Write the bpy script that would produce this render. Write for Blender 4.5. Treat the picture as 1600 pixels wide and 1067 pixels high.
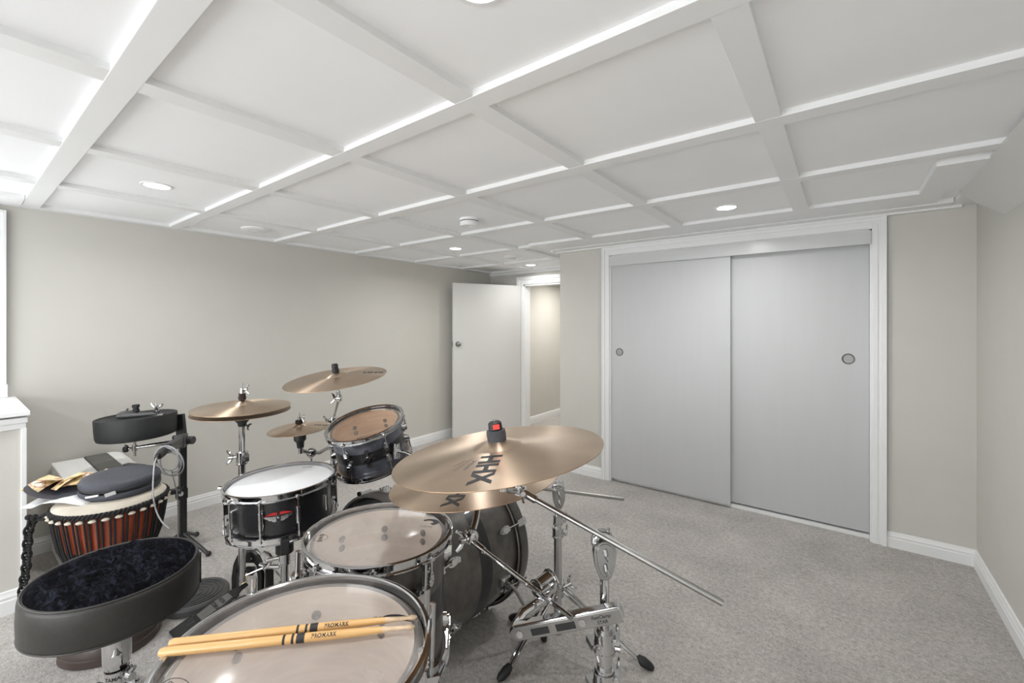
import bpy, bmesh, math, random
from mathutils import Vector, Matrix
random.seed(7)
PI = math.pi
V = Vector
SC = bpy.context.scene
COL = SC.collection
for o in list(bpy.data.objects):
    bpy.data.objects.remove(o)

# ------------------------------------------------------------------ camera, light, exposure
EYE = 1.158
YAW = math.radians(37.27)
RGT = V((math.cos(YAW), math.sin(YAW), 0))        # camera right on the floor plane
FWD = V((-math.sin(YAW), math.cos(YAW), 0))
cd = bpy.data.cameras.new('camera'); cam = bpy.data.objects.new('camera', cd); COL.objects.link(cam)
cam.location = (0, 0, EYE); cam.rotation_euler = (PI/2, 0, YAW)
cd.sensor_width = 36; cd.lens = 676.6/1600*36; cd.shift_y = -27.4/1600; cd.clip_start = .02
SC.camera = cam
SC.view_settings.view_transform = 'Standard'; SC.view_settings.look = 'None'
SC.view_settings.gamma = 1; SC.view_settings.use_curve_mapping = False
SC.view_settings.exposure = 0.40
SC.cycles.max_bounces = 20; SC.cycles.diffuse_bounces = 14; SC.cycles.glossy_bounces = 8; SC.cycles.transparent_max_bounces = 16
wd = bpy.data.worlds.new('world'); SC.world = wd; wd.use_nodes = True
wd.node_tree.nodes['Background'].inputs[0].default_value = (.75, .85, 1, 1)
wd.node_tree.nodes['Background'].inputs[1].default_value = 1.0

def area_light(name, loc, rot, sx, sy, power, col=(1, 1, 1), shape='RECTANGLE'):
    l = bpy.data.lights.new(name, 'AREA'); l.shape = shape; l.size = sx
    if shape in ('RECTANGLE', 'ELLIPSE'): l.size_y = sy
    l.energy = power; l.color = col
    if shape == 'DISK': l.spread = math.radians(162)
    o = bpy.data.objects.new(name, l); COL.objects.link(o); o.location = loc; o.rotation_euler = rot
    return o
# added fill aimed up from behind the camera, then left window daylight
area_light('fill_near_window', (-1.25, -1.86, 1.02), (math.radians(102), 0, 0), 2.6, 1.15, 27, (.93, .97, 1))
area_light('daylight_left_window', (-3.17, -.62, 1.28), (math.radians(90), 0, math.radians(-90)), 1.3, .7, 2.5, (.93, .97, 1))
POT_POWER = 4.25

# ------------------------------------------------------------------ materials
MATS = {}
ANISO_ROT = .25
def hexlin(r, g, b):
    f = lambda c: (c/255/12.92) if c/255 <= .04045 else ((c/255+.055)/1.055)**2.4
    return (f(r), f(g), f(b), 1)
def mat(name, rgb, rough=.5, metal=0, var=.06, scale=40, bump=0, bscale=None, coat=0, spec=.5, sheen=0, aniso=0, stretch=(1, 1, 1), emit=None, detail=4):
    m = bpy.data.materials.new(name); m.use_nodes = True; nt = m.node_tree; N = nt.nodes; L = nt.links
    b = N['Principled BSDF']
    col = hexlin(*rgb) if max(rgb) > 1 else (*rgb, 1)
    tc = N.new('ShaderNodeTexCoord'); mp = N.new('ShaderNodeMapping'); mp.inputs['Scale'].default_value = stretch
    L.new(tc.outputs['Object'], mp.inputs[0])
    n = N.new('ShaderNodeTexNoise'); n.inputs['Scale'].default_value = scale; n.inputs['Detail'].default_value = detail
    L.new(mp.outputs[0], n.inputs['Vector'])
    r = N.new('ShaderNodeValToRGB'); e = r.color_ramp.elements
    e[0].position = .3; e[1].position = .7
    e[0].color = tuple(c*(1-var) for c in col[:3])+(1,); e[1].color = tuple(min(1, c*(1+var)) for c in col[:3])+(1,)
    L.new(n.outputs['Fac'], r.inputs[0]); L.new(r.outputs[0], b.inputs['Base Color'])
    b.inputs['Roughness'].default_value = rough; b.inputs['Metallic'].default_value = metal
    b.inputs['Coat Weight'].default_value = coat; b.inputs['Specular IOR Level'].default_value = spec
    b.inputs['Sheen Weight'].default_value = sheen
    if aniso:
        b.inputs['Anisotropic'].default_value = aniso; b.inputs['Anisotropic Rotation'].default_value = ANISO_ROT
        tg = N.new('ShaderNodeTangent'); tg.direction_type = 'RADIAL'; tg.axis = 'Z'; L.new(tg.outputs[0], b.inputs['Tangent'])
    if bump:
        n2 = N.new('ShaderNodeTexNoise'); n2.inputs['Scale'].default_value = bscale or scale*4; n2.inputs['Detail'].default_value = 3
        L.new(mp.outputs[0], n2.inputs['Vector'])
        bp = N.new('ShaderNodeBump'); bp.inputs['Strength'].default_value = bump; bp.inputs['Distance'].default_value = .004
        L.new(n2.outputs['Fac'], bp.inputs['Height']); L.new(bp.outputs[0], b.inputs['Normal'])
    if emit:
        b.inputs['Emission Color'].default_value = (1, .98, .95, 1); b.inputs['Emission Strength'].default_value = emit
    MATS[name] = m
    return m
M_WALL = mat('wall_paint', (.585, .573, .535), .75, var=.012, scale=6, bump=.05, bscale=220)
M_PANEL = mat('ceiling_panel', (.87, .88, .895), .7, var=.01, scale=5, bump=.04, bscale=160)
M_TRIM = mat('white_trim_paint', (.80, .808, .815), .5, var=.01, scale=8)
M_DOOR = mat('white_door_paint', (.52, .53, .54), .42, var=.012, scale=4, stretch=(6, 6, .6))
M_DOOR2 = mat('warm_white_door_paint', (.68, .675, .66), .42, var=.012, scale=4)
M_FASCIA = mat('brushed_white_fascia', (.60, .61, .62), .25, var=.02, scale=30, stretch=(.1, 1, 8))
M_PIPE = mat('pipe_cover_paint', (.66, .655, .63), .7, var=.01, scale=5)
M_DARKGAP = mat('dark_gap', (.02, .02, .02), .9)
M_CHROME = mat('chrome', (.56, .56, .565), .07, 1, var=.03, scale=20)
M_DKCHROME = mat('dark_chrome', (.34, .34, .335), .16, 1, var=.05, scale=20)
M_STEEL = mat('satin_steel', (.36, .355, .345), .34, 1, var=.05, scale=30)
M_NICKEL = mat('brushed_nickel', (.33, .325, .32), .5, 1, var=.06, scale=60)
M_PULLRIM = mat('dark_pull_rim', (.13, .13, .128), .4, .6, var=.1)  # dark metal ring round the edge of each finger pull
M_BLACK = mat('black_rubber', (.013, .013, .014), .55, var=.2, scale=60)
M_BLACKMETAL = mat('black_powder_coat', (.012, .012, .013), .35, var=.2, scale=80, bump=.1, bscale=400)
M_GREYPLASTIC = mat('dark_grey_plastic', (.07, .07, .072), .45, var=.1, scale=50)
M_VINYL = mat('black_vinyl', (.022, .0205, .0185), .42, var=.12, scale=120, bump=.12, bscale=700, spec=.45)
M_TRAY = mat('charcoal_rubber', (.016, .017, .018), .6, var=.1, scale=70, bump=.05, bscale=500)
M_FELT = mat('grey_felt', (.055, .057, .065), .95, var=.2, scale=250, bump=.4, bscale=700)
M_DKRED = mat('dark_felt', (.03, .018, .018), .9, var=.2, scale=200, bump=.3, bscale=600)
M_RED = mat('red_button', (.85, .06, .05), .4, var=.05)
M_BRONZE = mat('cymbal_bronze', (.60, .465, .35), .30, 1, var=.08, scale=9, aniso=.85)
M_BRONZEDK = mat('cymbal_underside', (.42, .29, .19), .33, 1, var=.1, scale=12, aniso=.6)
M_INK = mat('black_ink', (.02, .02, .022), .5, var=.1)
M_INKG = mat('grey_ink', (.13, .12, .11), .5, var=.1)
M_WHITEINK = mat('white_ink', (.7, .7, .7), .5, var=.03)
M_WOODIN = mat('maple_shell_inside', (.70, .61, .53), .6, var=.08, scale=12, stretch=(1, 1, 6))
M_WOODWARM = mat('amber_shell_inside', (.62, .40, .26), .6, var=.1, scale=12, stretch=(1, 1, 6))
M_HEADW = mat('coated_white_head', (.80, .81, .83), .55, var=.015, scale=60, bump=.08, bscale=500)
M_HEADB = mat('milky_bottom_head', (.70, .65, .62), .3, var=.03, scale=14)
M_HEADBW = mat('amber_bottom_head', (.52, .38, .28), .3, var=.05, scale=14)
M_SHELLBLK = mat('black_snare_wrap', (.010, .010, .012), .28, 0, var=.4, scale=220, coat=.4, bump=.25, bscale=260)
M_BAND = mat('black_satin_band', (.008, .008, .009), .35, var=.2, scale=100, coat=.2)
M_SHELLG = mat('grey_sparkle_wrap', (.088, .080, .073), .38, .25, var=.3, scale=26, coat=.35, bump=.05, bscale=500)
M_SHELLB = mat('blue_grey_sparkle_wrap', (.085, .09, .11), .32, .35, var=.35, scale=26, coat=.5, bump=.05, bscale=500)
M_HOOPWOOD = mat('dark_bass_hoop', (.045, .040, .037), .35, var=.25, scale=40, coat=.4)
M_STICK = mat('hickory', (.66, .40, .16), .32, var=.10, scale=30, stretch=(1, 1, .05), coat=.3)
M_STICKTIP = mat('worn_hickory', (.66, .50, .34), .7, var=.25, scale=120, stretch=(1, 1, .3))
M_GOLD = mat('gold_plate', (.62, .50, .27), .3, 1, var=.1)
M_SKIN = mat('goat_skin', (.50, .455, .385), .75, var=.10, scale=18, bump=.2, bscale=90)
M_DJRED = mat('red_mahogany_shell', (.33, .055, .018), .4, var=.45, scale=14, stretch=(1, 1, .35), coat=.3)
M_DJDARK = mat('dark_carved_shell', (.03, .024, .020), .5, var=.35, scale=30)
M_DJBASE = mat('brown_shell_base', (.045, .030, .026), .45, var=.2, scale=20, coat=.2)
M_ROPE = mat('black_rope', (.010, .010, .011), .8, var=.4, scale=300, bump=.6, bscale=900)
M_RAG = mat('undyed_cloth_wrap', (.60, .54, .45), .9, var=.1, scale=60, bump=.3, bscale=300)
M_CASE = mat('navy_grey_case', (.045, .048, .062), .6, var=.12, scale=90, bump=.15, bscale=800)
M_LABEL = mat('silver_label', (.45, .45, .46), .4, var=.1)
M_PAPER = mat('white_paper', (.72, .72, .72), .7, var=.03)
M_WHITEPL = mat('white_plastic', (.90, .90, .885), .4, var=.02)
M_GREYPAN = mat('grey_panel', (.13, .13, .12), .55, var=.1, scale=30)
M_CABLE = mat('grey_cable', (.33, .33, .345), .45, var=.06)
M_GREYCLAMP = mat('grey_clamp', (.05, .05, .052), .5, var=.2, scale=60, bump=.2, bscale=300)
M_LAMP = mat('lamp_diffuser', (.9, .9, .9), .4, var=.01, emit=9)
M_BAG = mat('white_bag', (.70, .70, .64), .5, var=.05, bump=.3, bscale=60)
M_SKY = mat('window_light', (.9, .95, 1), .5, var=.01, emit=1.6)

def carpet_material():
    m = bpy.data.materials.new('grey_carpet'); m.use_nodes = True; nt = m.node_tree; N = nt.nodes; L = nt.links
    b = N['Principled BSDF']; tc = N.new('ShaderNodeTexCoord')
    def noise(s, d, r=.6):
        n = N.new('ShaderNodeTexNoise'); n.inputs['Scale'].default_value = s; n.inputs['Detail'].default_value = d; n.inputs['Roughness'].default_value = r
        L.new(tc.outputs['Object'], n.inputs['Vector']); return n
    fine, mid, big = noise(165, 4, .7), noise(60, 3), noise(3.2, 5, .65)
    r1 = N.new('ShaderNodeValToRGB'); e = r1.color_ramp.elements
    e[0].position = .32; e[1].position = .68; e[0].color = (.24, .226, .213, 1); e[1].color = (.66, .628, .60, 1)
    a = N.new('ShaderNodeMath'); a.operation = 'MULTIPLY_ADD'; a.inputs[1].default_value = .6
    sc = N.new('ShaderNodeMath'); sc.operation = 'MULTIPLY'; sc.inputs[1].default_value = .4
    L.new(mid.outputs['Fac'], sc.inputs[0]); L.new(fine.outputs['Fac'], a.inputs[0]); L.new(sc.outputs[0], a.inputs[2])
    L.new(a.outputs[0], r1.inputs[0])
    r2 = N.new('ShaderNodeValToRGB'); e = r2.color_ramp.elements
    e[0].position = .35; e[1].position = .65; e[0].color = (.84, .84, .84, 1); e[1].color = (1.06, 1.06, 1.06, 1)
    L.new(big.outputs['Fac'], r2.inputs[0])
    mx = N.new('ShaderNodeMix'); mx.data_type = 'RGBA'; mx.blend_type = 'MULTIPLY'; mx.inputs[0].default_value = 1
    L.new(r1.outputs[0], mx.inputs[6]); L.new(r2.outputs[0], mx.inputs[7]); L.new(mx.outputs[2], b.inputs['Base Color'])
    b.inputs['Roughness'].default_value = .95; b.inputs['Specular IOR Level'].default_value = .1; b.inputs['Sheen Weight'].default_value = .15
    bp = N.new('ShaderNodeBump'); bp.inputs['Strength'].default_value = .9; bp.inputs['Distance'].default_value = .006
    L.new(a.outputs[0], bp.inputs['Height']); L.new(bp.outputs[0], b.inputs['Normal'])
    return m
M_CARPET = carpet_material()

def clear_head_material(name, tint, clear):
    m = bpy.data.materials.new(name); m.use_nodes = True; nt = m.node_tree; N = nt.nodes; L = nt.links
    out = N['Material Output']; b = N['Principled BSDF']
    b.inputs['Base Color'].default_value = (*tint, 1); b.inputs['Roughness'].default_value = .16; b.inputs['Specular IOR Level'].default_value = .6
    tc = N.new('ShaderNodeTexCoord'); n = N.new('ShaderNodeTexNoise'); n.inputs['Scale'].default_value = 16; n.inputs['Detail'].default_value = 5
    L.new(tc.outputs['Object'], n.inputs['Vector'])
    r = N.new('ShaderNodeMapRange'); r.inputs[1].default_value = .3; r.inputs[2].default_value = .7
    r.inputs[3].default_value = clear-.05; r.inputs[4].default_value = clear+.05
    L.new(n.outputs['Fac'], r.inputs[0])
    tr = N.new('ShaderNodeBsdfTransparent'); mx = N.new('ShaderNodeMixShader')
    L.new(r.outputs[0], mx.inputs[0]); L.new(b.outputs[0], mx.inputs[1]); L.new(tr.outputs[0], mx.inputs[2]); L.new(mx.outputs[0], out.inputs[0])
    return m
M_CLEAR = clear_head_material('clear_drum_head', (.80, .75, .72), .70)
M_CLEARW = clear_head_material('clear_tom_head', (.74, .62, .50), .76)

def fur_material():
    m = bpy.data.materials.new('navy_black_fur'); m.use_nodes = True; nt = m.node_tree; N = nt.nodes; L = nt.links
    b = N['Principled BSDF']; tc = N.new('ShaderNodeTexCoord')
    mp = N.new('ShaderNodeMapping'); mp.inputs['Scale'].default_value = (1, 2.6, 1); mp.inputs['Rotation'].default_value = (0, 0, .5)
    L.new(tc.outputs['Object'], mp.inputs[0])
    n = N.new('ShaderNodeTexNoise'); n.inputs['Scale'].default_value = 22; n.inputs['Detail'].default_value = 7; n.inputs['Roughness'].default_value = .7; n.inputs['Distortion'].default_value = 1.6
    L.new(mp.outputs[0], n.inputs['Vector'])
    r = N.new('ShaderNodeValToRGB'); e = r.color_ramp.elements
    e[0].position = .50; e[1].position = .78; e[0].color = (.0008, .0008, .0012, 1); e[1].color = (.040, .043, .068, 1)  # grey-blue streaks put the sheen of the lying pile into the colour
    L.new(n.outputs['Fac'], r.inputs[0]); L.new(r.outputs[0], b.inputs['Base Color'])
    b.inputs['Roughness'].default_value = .9; b.inputs['Sheen Weight'].default_value = .02; b.inputs['Sheen Roughness'].default_value = .4; b.inputs['Sheen Tint'].default_value = (.45, .5, .8, 1)
    b.inputs['Specular IOR Level'].default_value = .06
    bp = N.new('ShaderNodeBump'); bp.inputs['Strength'].default_value = 1; bp.inputs['Distance'].default_value = .01
    L.new(n.outputs['Fac'], bp.inputs['Height']); L.new(bp.outputs[0], b.inputs['Normal'])
    return m
M_FUR = fur_material()

def card_material():
    m = bpy.data.materials.new('printed_paper'); m.use_nodes = True; nt = m.node_tree; N = nt.nodes; L = nt.links
    b = N['Principled BSDF']; tc = N.new('ShaderNodeTexCoord'); v = N.new('ShaderNodeTexNoise'); v.inputs['Scale'].default_value = 28; v.inputs['Detail'].default_value = 4
    L.new(tc.outputs['Object'], v.inputs['Vector'])
    r = N.new('ShaderNodeValToRGB'); cr = r.color_ramp
    cr.elements[0].position = .30; cr.elements[0].color = (.10, .03, .02, 1); cr.elements[1].position = .72; cr.elements[1].color = (.75, .72, .66, 1)
    for p, c in ((.42, (.62, .47, .22, 1)), (.52, (.70, .58, .36, 1)), (.58, (.35, .10, .07, 1)), (.63, (.72, .62, .45, 1))):
        q = cr.elements.new(p); q.color = c
    L.new(v.outputs['Fac'], r.inputs[0]); L.new(r.outputs[0], b.inputs['Base Color']); b.inputs['Roughness'].default_value = .5
    return m
M_CARD = card_material()

# ------------------------------------------------------------------ mesh helpers
def axes(n, hint=None):
    """3x3 with z = n and x as close to hint as possible"""
    n = V(n).normalized(); h = V(hint) if hint is not None else (RGT if abs(n.dot(RGT)) < .95 else V((0, 0, 1)))
    x = (h-n*h.dot(n)).normalized(); y = n.cross(x)
    return Matrix((x, y, n)).transposed()
def frame(o, n, hint=None):
    m = axes(n, hint).to_4x4(); m.translation = V(o); return m
ID = Matrix.Identity(4)

class MB:
    def __init__(s): s.v = []; s.f = []
    def add(s, vs, fs, M=None):
        b = len(s.v)
        s.v += [(M @ V(p)) if M is not None else V(p) for p in vs]
        s.f += [tuple(i+b for i in f) for f in fs]; return s
    def box(s, c, d, M=None):
        x, y, z = c; a, b, h = d[0]/2, d[1]/2, d[2]/2
        vs = [(x+i*a, y+j*b, z+k*h) for k in (-1, 1) for j in (-1, 1) for i in (-1, 1)]
        return s.add(vs, [(0, 2, 3, 1), (4, 5, 7, 6), (0, 1, 5, 4), (2, 6, 7, 3), (0, 4, 6, 2), (1, 3, 7, 5)], M)
    def span(s, a, b, M=None):
        return s.box([(p+q)/2 for p, q in zip(a, b)], [abs(q-p) for p, q in zip(a, b)], M)
    def bar(s, p, q, w, h, up=(0, 0, 1), M=None):
        p, q = V(p), V(q); d = q-p; up = V(up); up = V((1, 0, 0)) if abs(d.normalized().dot(up.normalized())) > .99 else up; A = frame((p+q)/2, d, up)
        return s.box((0, 0, 0), (h, w, d.length), A if M is None else M @ A)
    def tube(s, pts, r, seg=8, closed=False, M=None):
        pts = [V(p) for p in pts]; n = len(pts); rs = r if isinstance(r, (list, tuple)) else [r]*n
        vs = []; prev = None
        for i in range(n):
            if closed: t = pts[(i+1) % n]-pts[i-1]
            else: t = pts[min(i+1, n-1)]-pts[max(i-1, 0)]
            t = t.normalized() if t.length > 1e-9 else V((0, 0, 1))
            if prev is None:
                x = V((0, 0, 1)) if abs(t.z) < .9 else V((1, 0, 0))
            else: x = prev
            x = (x-t*x.dot(t)).normalized(); prev = x; y = t.cross(x)
            vs += [pts[i]+(x*math.cos(2*PI*k/seg)+y*math.sin(2*PI*k/seg))*rs[i] for k in range(seg)]
        fs = []
        for i in range(n if closed else n-1):
            j = (i+1) % n
            fs += [(i*seg+k, i*seg+(k+1) % seg, j*seg+(k+1) % seg, j*seg+k) for k in range(seg)]
        if not closed: fs += [tuple(range(seg))[::-1], tuple((n-1)*seg+k for k in range(seg))]
        return s.add(vs, fs, M)
    def cyl(s, p, q, r, r2=None, seg=16, M=None):
        return s.tube([p, q], [r, r if r2 is None else r2], seg, M=M)
    def lathe(s, prof, M=None, seg=48, closed=False, a0=0, a1=2*PI):
        """prof: list of (r, z); r = 0 allowed at the ends"""
        full = abs(a1-a0-2*PI) < 1e-6; ns = seg if full else seg+1
        vs = []; idx = []
        for r, z in prof:
            if r < 1e-7: idx.append([len(vs)]*ns); vs.append((0, 0, z))
            else:
                idx.append(list(range(len(vs), len(vs)+ns)))
                vs += [(r*math.cos(a0+(a1-a0)*k/seg), r*math.sin(a0+(a1-a0)*k/seg), z) for k in range(ns)]
        fs = []; m = len(prof)
        for i in range(m if closed else m-1):
            a, b = idx[i], idx[(i+1) % m]
            for k in range(seg):
                k2 = (k+1) % ns
                q = [a[k], a[k2], b[k2], b[k]]; q = [w for j, w in enumerate(q) if w not in q[:j]]
                if len(q) > 2: fs.append(tuple(q))
        return s.add(vs, fs, M)
    def torus(s, R, r, M=None, seg=48, rs=8, z=0):
        return s.lathe([(R+r*math.cos(2*PI*k/rs), z+r*math.sin(2*PI*k/rs)) for k in range(rs)], M, seg, True)
    def prism(s, poly, h, M=None, z0=0):
        n = len(poly); vs = [(x, y, z0) for x, y in poly]+[(x, y, z0+h) for x, y in poly]
        return s.add(vs, [tuple(range(n))[::-1], tuple(range(n, 2*n))]+[(i, (i+1) % n, n+(i+1) % n, n+i) for i in range(n)], M)
    def ball(s, c, r, M=None, seg=14, sc=(1, 1, 1)):
        pr = [(0, -1)]+[(math.cos(-PI/2+PI*k/8), math.sin(-PI/2+PI*k/8)) for k in range(1, 8)]+[(0, 1)]
        T = Matrix.Translation(V(c)) @ Matrix.Diagonal((r*sc[0], r*sc[1], r*sc[2], 1))
        return s.lathe(pr, T if M is None else M @ T, seg)
    def build(s, name, m, parent=None, ang=38, bevel=0, flat=False):
        me = bpy.data.meshes.new(name); me.from_pydata([tuple(p) for p in s.v], [], s.f); me.validate()
        bm = bmesh.new(); bm.from_mesh(me); bmesh.ops.recalc_face_normals(bm, faces=bm.faces)
        if bevel:
            ang = min(ang, 15)
            es = [e for e in bm.edges if len(e.link_faces) == 2 and e.calc_face_angle(0) > .6]
            bmesh.ops.bevel(bm, geom=es, offset=bevel, segments=2, profile=.5, affect='EDGES')
        bm.to_mesh(me); bm.free()
        if not flat:
            me.polygons.foreach_set('use_smooth', [True]*len(me.polygons)); me.set_sharp_from_angle(angle=math.radians(ang))
        me.materials.append(m)
        o = bpy.data.objects.new(name, me); COL.objects.link(o)
        if parent: o.parent = parent
        return o
def tag(o, label, cat, group=None, kind=None):
    if label: o['label'] = label
    if cat: o['category'] = cat
    if group: o['group'] = group
    if kind: o['kind'] = kind
    return o
def thing(name, label, cat, M=None, group=None):
    o = bpy.data.objects.new(name, None); COL.objects.link(o); o.empty_display_size = .05
    if M is not None: o.matrix_world = M if isinstance(M, Matrix) else Matrix.Translation(V(M))
    return tag(o, label, cat, group)
def struct(name, mb, m, label=None, bevel=0, parent=None, ang=30):
    o = mb.build(name, m, parent, bevel=bevel, ang=ang)
    if parent is None: o['kind'] = 'structure'
    if label: o['label'] = label
    return o
def text_geo(s, size, bold=0.0, sp=1.0, shear=0):
    c = bpy.data.curves.new('lettering', 'FONT'); c.body = s; c.size = size; c.align_x = 'CENTER'; c.align_y = 'CENTER'
    c.offset = bold*size; c.space_character = sp; c.shear = shear; c.resolution_u = 3
    o = bpy.data.objects.new('lettering', c); COL.objects.link(o)
    dg = bpy.context.evaluated_depsgraph_get(); me = bpy.data.meshes.new_from_object(o.evaluated_get(dg))
    vs = [V(p.co) for p in me.vertices]; fs = [tuple(p.vertices) for p in me.polygons]
    bpy.data.objects.remove(o); bpy.data.curves.remove(c); bpy.data.meshes.remove(me)
    return vs, fs

# ------------------------------------------------------------------ room
XL, XR, YC, YE, YN, XRET = -3.222, .5135, 2.988, 3.83, -1.9, -1.791
ZB, ZP, ZT = 1.733, 1.751, 1.80
struct('floor', MB().span((XL-.1, YN-.1, -.05), (XR+.1, 6.4, 0)), M_CARPET, 'grey cut pile carpet')
struct('ceiling', MB().span((XL-.1, YN-.1, ZP), (XR+.1, 6.4, ZT)), M_PANEL, 'white flat ceiling panels')
# left wall with a window opening above the boxed out ledge
WY0, WY1, WZ0, WZ1 = -1.25, .10, .93, 1.62
mb = MB()
mb.span((XL-.1, WY1, 0), (XL, YE, ZT)); mb.span((XL-.1, YN, 0), (XL, WY0, ZT)); mb.span((XL-.1, WY0, 0), (XL, WY1, WZ0)); mb.span((XL-.1, WY0, WZ1), (XL, WY1, ZT))
struct('wall_left', mb, M_WALL, 'greige painted long wall')
struct('wall_right', MB().span((XR, YN, 0), (XR+.1, YC+.1, ZT)), M_WALL, 'greige painted wall at the right edge')
# closet wall with opening
CX0, CX1, CZ1 = -1.363, .128, 1.662
mb = MB(); mb.span((XRET, YC, 0), (CX0, YC+.09, ZT)); mb.span((CX1, YC, 0), (XR, YC+.09, ZT)); mb.span((CX0, YC, CZ1), (CX1, YC+.09, ZT))
struct('wall_closet', mb, M_WALL, 'greige wall around the closet')
struct('wall_return', MB().span((XRET, YC+.09, 0), (XRET+.09, YE, ZT)), M_WALL)
mb = MB(); mb.span((CX0-.02, YC+.7, 0), (CX1+.02, YC+.75, ZT)); mb.span((CX0-.05, YC+.09, 0), (CX0-.02, YC+.75, ZT)); mb.span((CX1+.02, YC+.09, 0), (CX1+.05, YC+.75, ZT))
struct('wall_closet_inside', mb, M_WALL)
# end wall with doorway
DX0, DX1, DZ1 = -2.755, -1.96, 1.585
mb = MB(); mb.span((XL, YE, 0), (DX0, YE+.1, ZT)); mb.span((DX1, YE, 0), (XRET+.1, YE+.1, ZT)); mb.span((DX0, YE, DZ1), (DX1, YE+.1, ZT))
struct('wall_end', mb, M_WALL, 'greige end wall with the doorway')
mb = MB(); mb.span((-2.95, YE+.1, 0), (-2.875, 5.35, ZT))
struct('wall_hall_left', mb, M_WALL)
struct('wall_hall_end', MB().span((-2.95, 5.35, 0), (-1.2, 5.43, ZT)), M_WALL)
struct('wall_hall_right', MB().span((-1.45, YE+.1, 0), (-1.37, 5.35, ZT)), M_WALL)
# wall behind the camera, with an unseen wide window added for its light
NX0, NX1, NZ0, NZ1 = -2.6, .1, .42, 1.62
mb = MB(); mb.span((XL, YN-.1, 0), (NX0, YN, ZT)); mb.span((NX1, YN-.1, 0), (XR, YN, ZT)); mb.span((NX0, YN-.1, 0), (NX1, YN, NZ0)); mb.span((NX0, YN-.1, NZ1), (NX1, YN, ZT))
struct('wall_near', mb, M_WALL)
# knee wall under the left window
XK, YK, ZK = -2.64, .203, .745
struct('wall_knee', MB().span((XL, YN, 0), (XK-.012, YK, ZK)), M_WALL, 'boxed out low wall under the window')
mb = MB(); mb.span((XL, YN, .787), (XK+.018, YK+.012, .805)); mb.span((XL, YN, .757), (XK+.006, YK+.006, .779)); mb.span((XL, YN, ZK-.012), (XK-.002, YK+.002, .760))
struct('trim_1', mb, M_TRIM, 'stepped white ledge on top of the low wall', bevel=.002)
mb = MB(); mb.span((XK-.03, YK-.012, .07), (XK+.001, YK+.004, ZK-.01)); mb.span((XK-.06, YK-.004, .07), (XK-.03, YK+.004, ZK-.01))
struct('trim_2', mb, M_TRIM, 'white corner board of the low wall', bevel=.002)

def run(profile, p, q, n):
    """a moulding of profile (d out from wall, z) from p to q; n = direction out of the wall"""
    p, q, n = V(p), V(q), V(n); k = len(profile)
    vs = [p+n*d+V((0, 0, z)) for d, z in profile]+[q+n*d+V((0, 0, z)) for d, z in profile]
    fs = [(i, (i+1) % k, k+(i+1) % k, k+i) for i in range(k)]+[tuple(range(k))[::-1], tuple(range(k, 2*k))]
    return MB().add(vs, fs)
BASE = [(0, 0), (.013, 0), (.013, .047), (.0105, .050), (.0105, .056), (.012, .060), (.007, .070), (.006, .078), (0, .080)]
struct('baseboard_left', run(BASE, (XL, YK, 0), (XL, YE, 0), (1, 0, 0)), M_TRIM)
struct('baseboard_end', run(BASE, (XL, YE, 0), (-2.93, YE, 0), (0, -1, 0)), M_TRIM)
struct('baseboard_closet_left', run(BASE, (XRET-.013, YC, 0), (-1.42, YC, 0), (0, -1, 0)), M_TRIM)
struct('baseboard_return', run(BASE, (XRET, YC-.013, 0), (XRET, YE, 0), (-1, 0, 0)), M_TRIM)
struct('baseboard_closet_right', run(BASE, (.184, YC, 0), (XR, YC, 0), (0, -1, 0)), M_TRIM)
struct('baseboard_right', run(BASE, (XR, YN, 0), (XR, YC, 0), (-1, 0, 0)), M_TRIM)
struct('baseboard_knee', run([(d, z*1.15) for d, z in BASE], (XK-.012, YN, 0), (XK-.012, YK+.004, 0), (1, 0, 0)), M_TRIM)
struct('baseboard_hall', run(BASE, (-2.875, YE+.1, 0), (-2.875, 5.35, 0), (1, 0, 0)), M_TRIM)
struct('baseboard_hall_end', run(BASE, (-2.875, 5.35, 0), (-1.45, 5.35, 0), (0, -1, 0)), M_TRIM)

def casing(name, x0, x1, z1, y, w, out=-1, label=None):
    """stepped door casing round an opening on a wall of constant y"""
    mb = MB(); s = out
    for a, b, t in ((0, w, .010), (.004, w*.42, .014), (w*.62, w, .018), (w*.86, w, .021)):
        mb.span((x0-b, y, 0), (x0-a, y+s*t, z1+b)); mb.span((x1+a, y, 0), (x1+b, y+s*t, z1+b)); mb.span((x0-a, y, z1+a), (x1+a, y+s*t, z1+b))
    return struct(name, mb, M_TRIM, label, bevel=.0015)
casing('trim_3', CX0, CX1, CZ1, YC, .060, label='white fluted casing round the closet doors')
casing('trim_4', DX0, DX1, DZ1, YE, .085, label='white casing round the doorway')
mb = MB(); mb.span((DX0-.001, YE-.001, 0), (DX0+.016, YE+.1, DZ1)); mb.span((DX1-.016, YE-.001, 0), (DX1+.001, YE+.1, DZ1)); mb.span((DX0, YE-.001, DZ1-.016), (DX1, YE+.1, DZ1+.001))
struct('trim_5', mb, M_TRIM, 'white door jamb')
mb = MB(); mb.span((CX0-.001, YC, 0), (CX0+.008, YC+.09, CZ1)); mb.span((CX1-.008, YC, 0), (CX1+.001, YC+.09, CZ1)); mb.span((CX0, YC, CZ1-.008), (CX1, YC+.09, CZ1+.001))
struct('trim_6', mb, M_TRIM)
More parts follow.
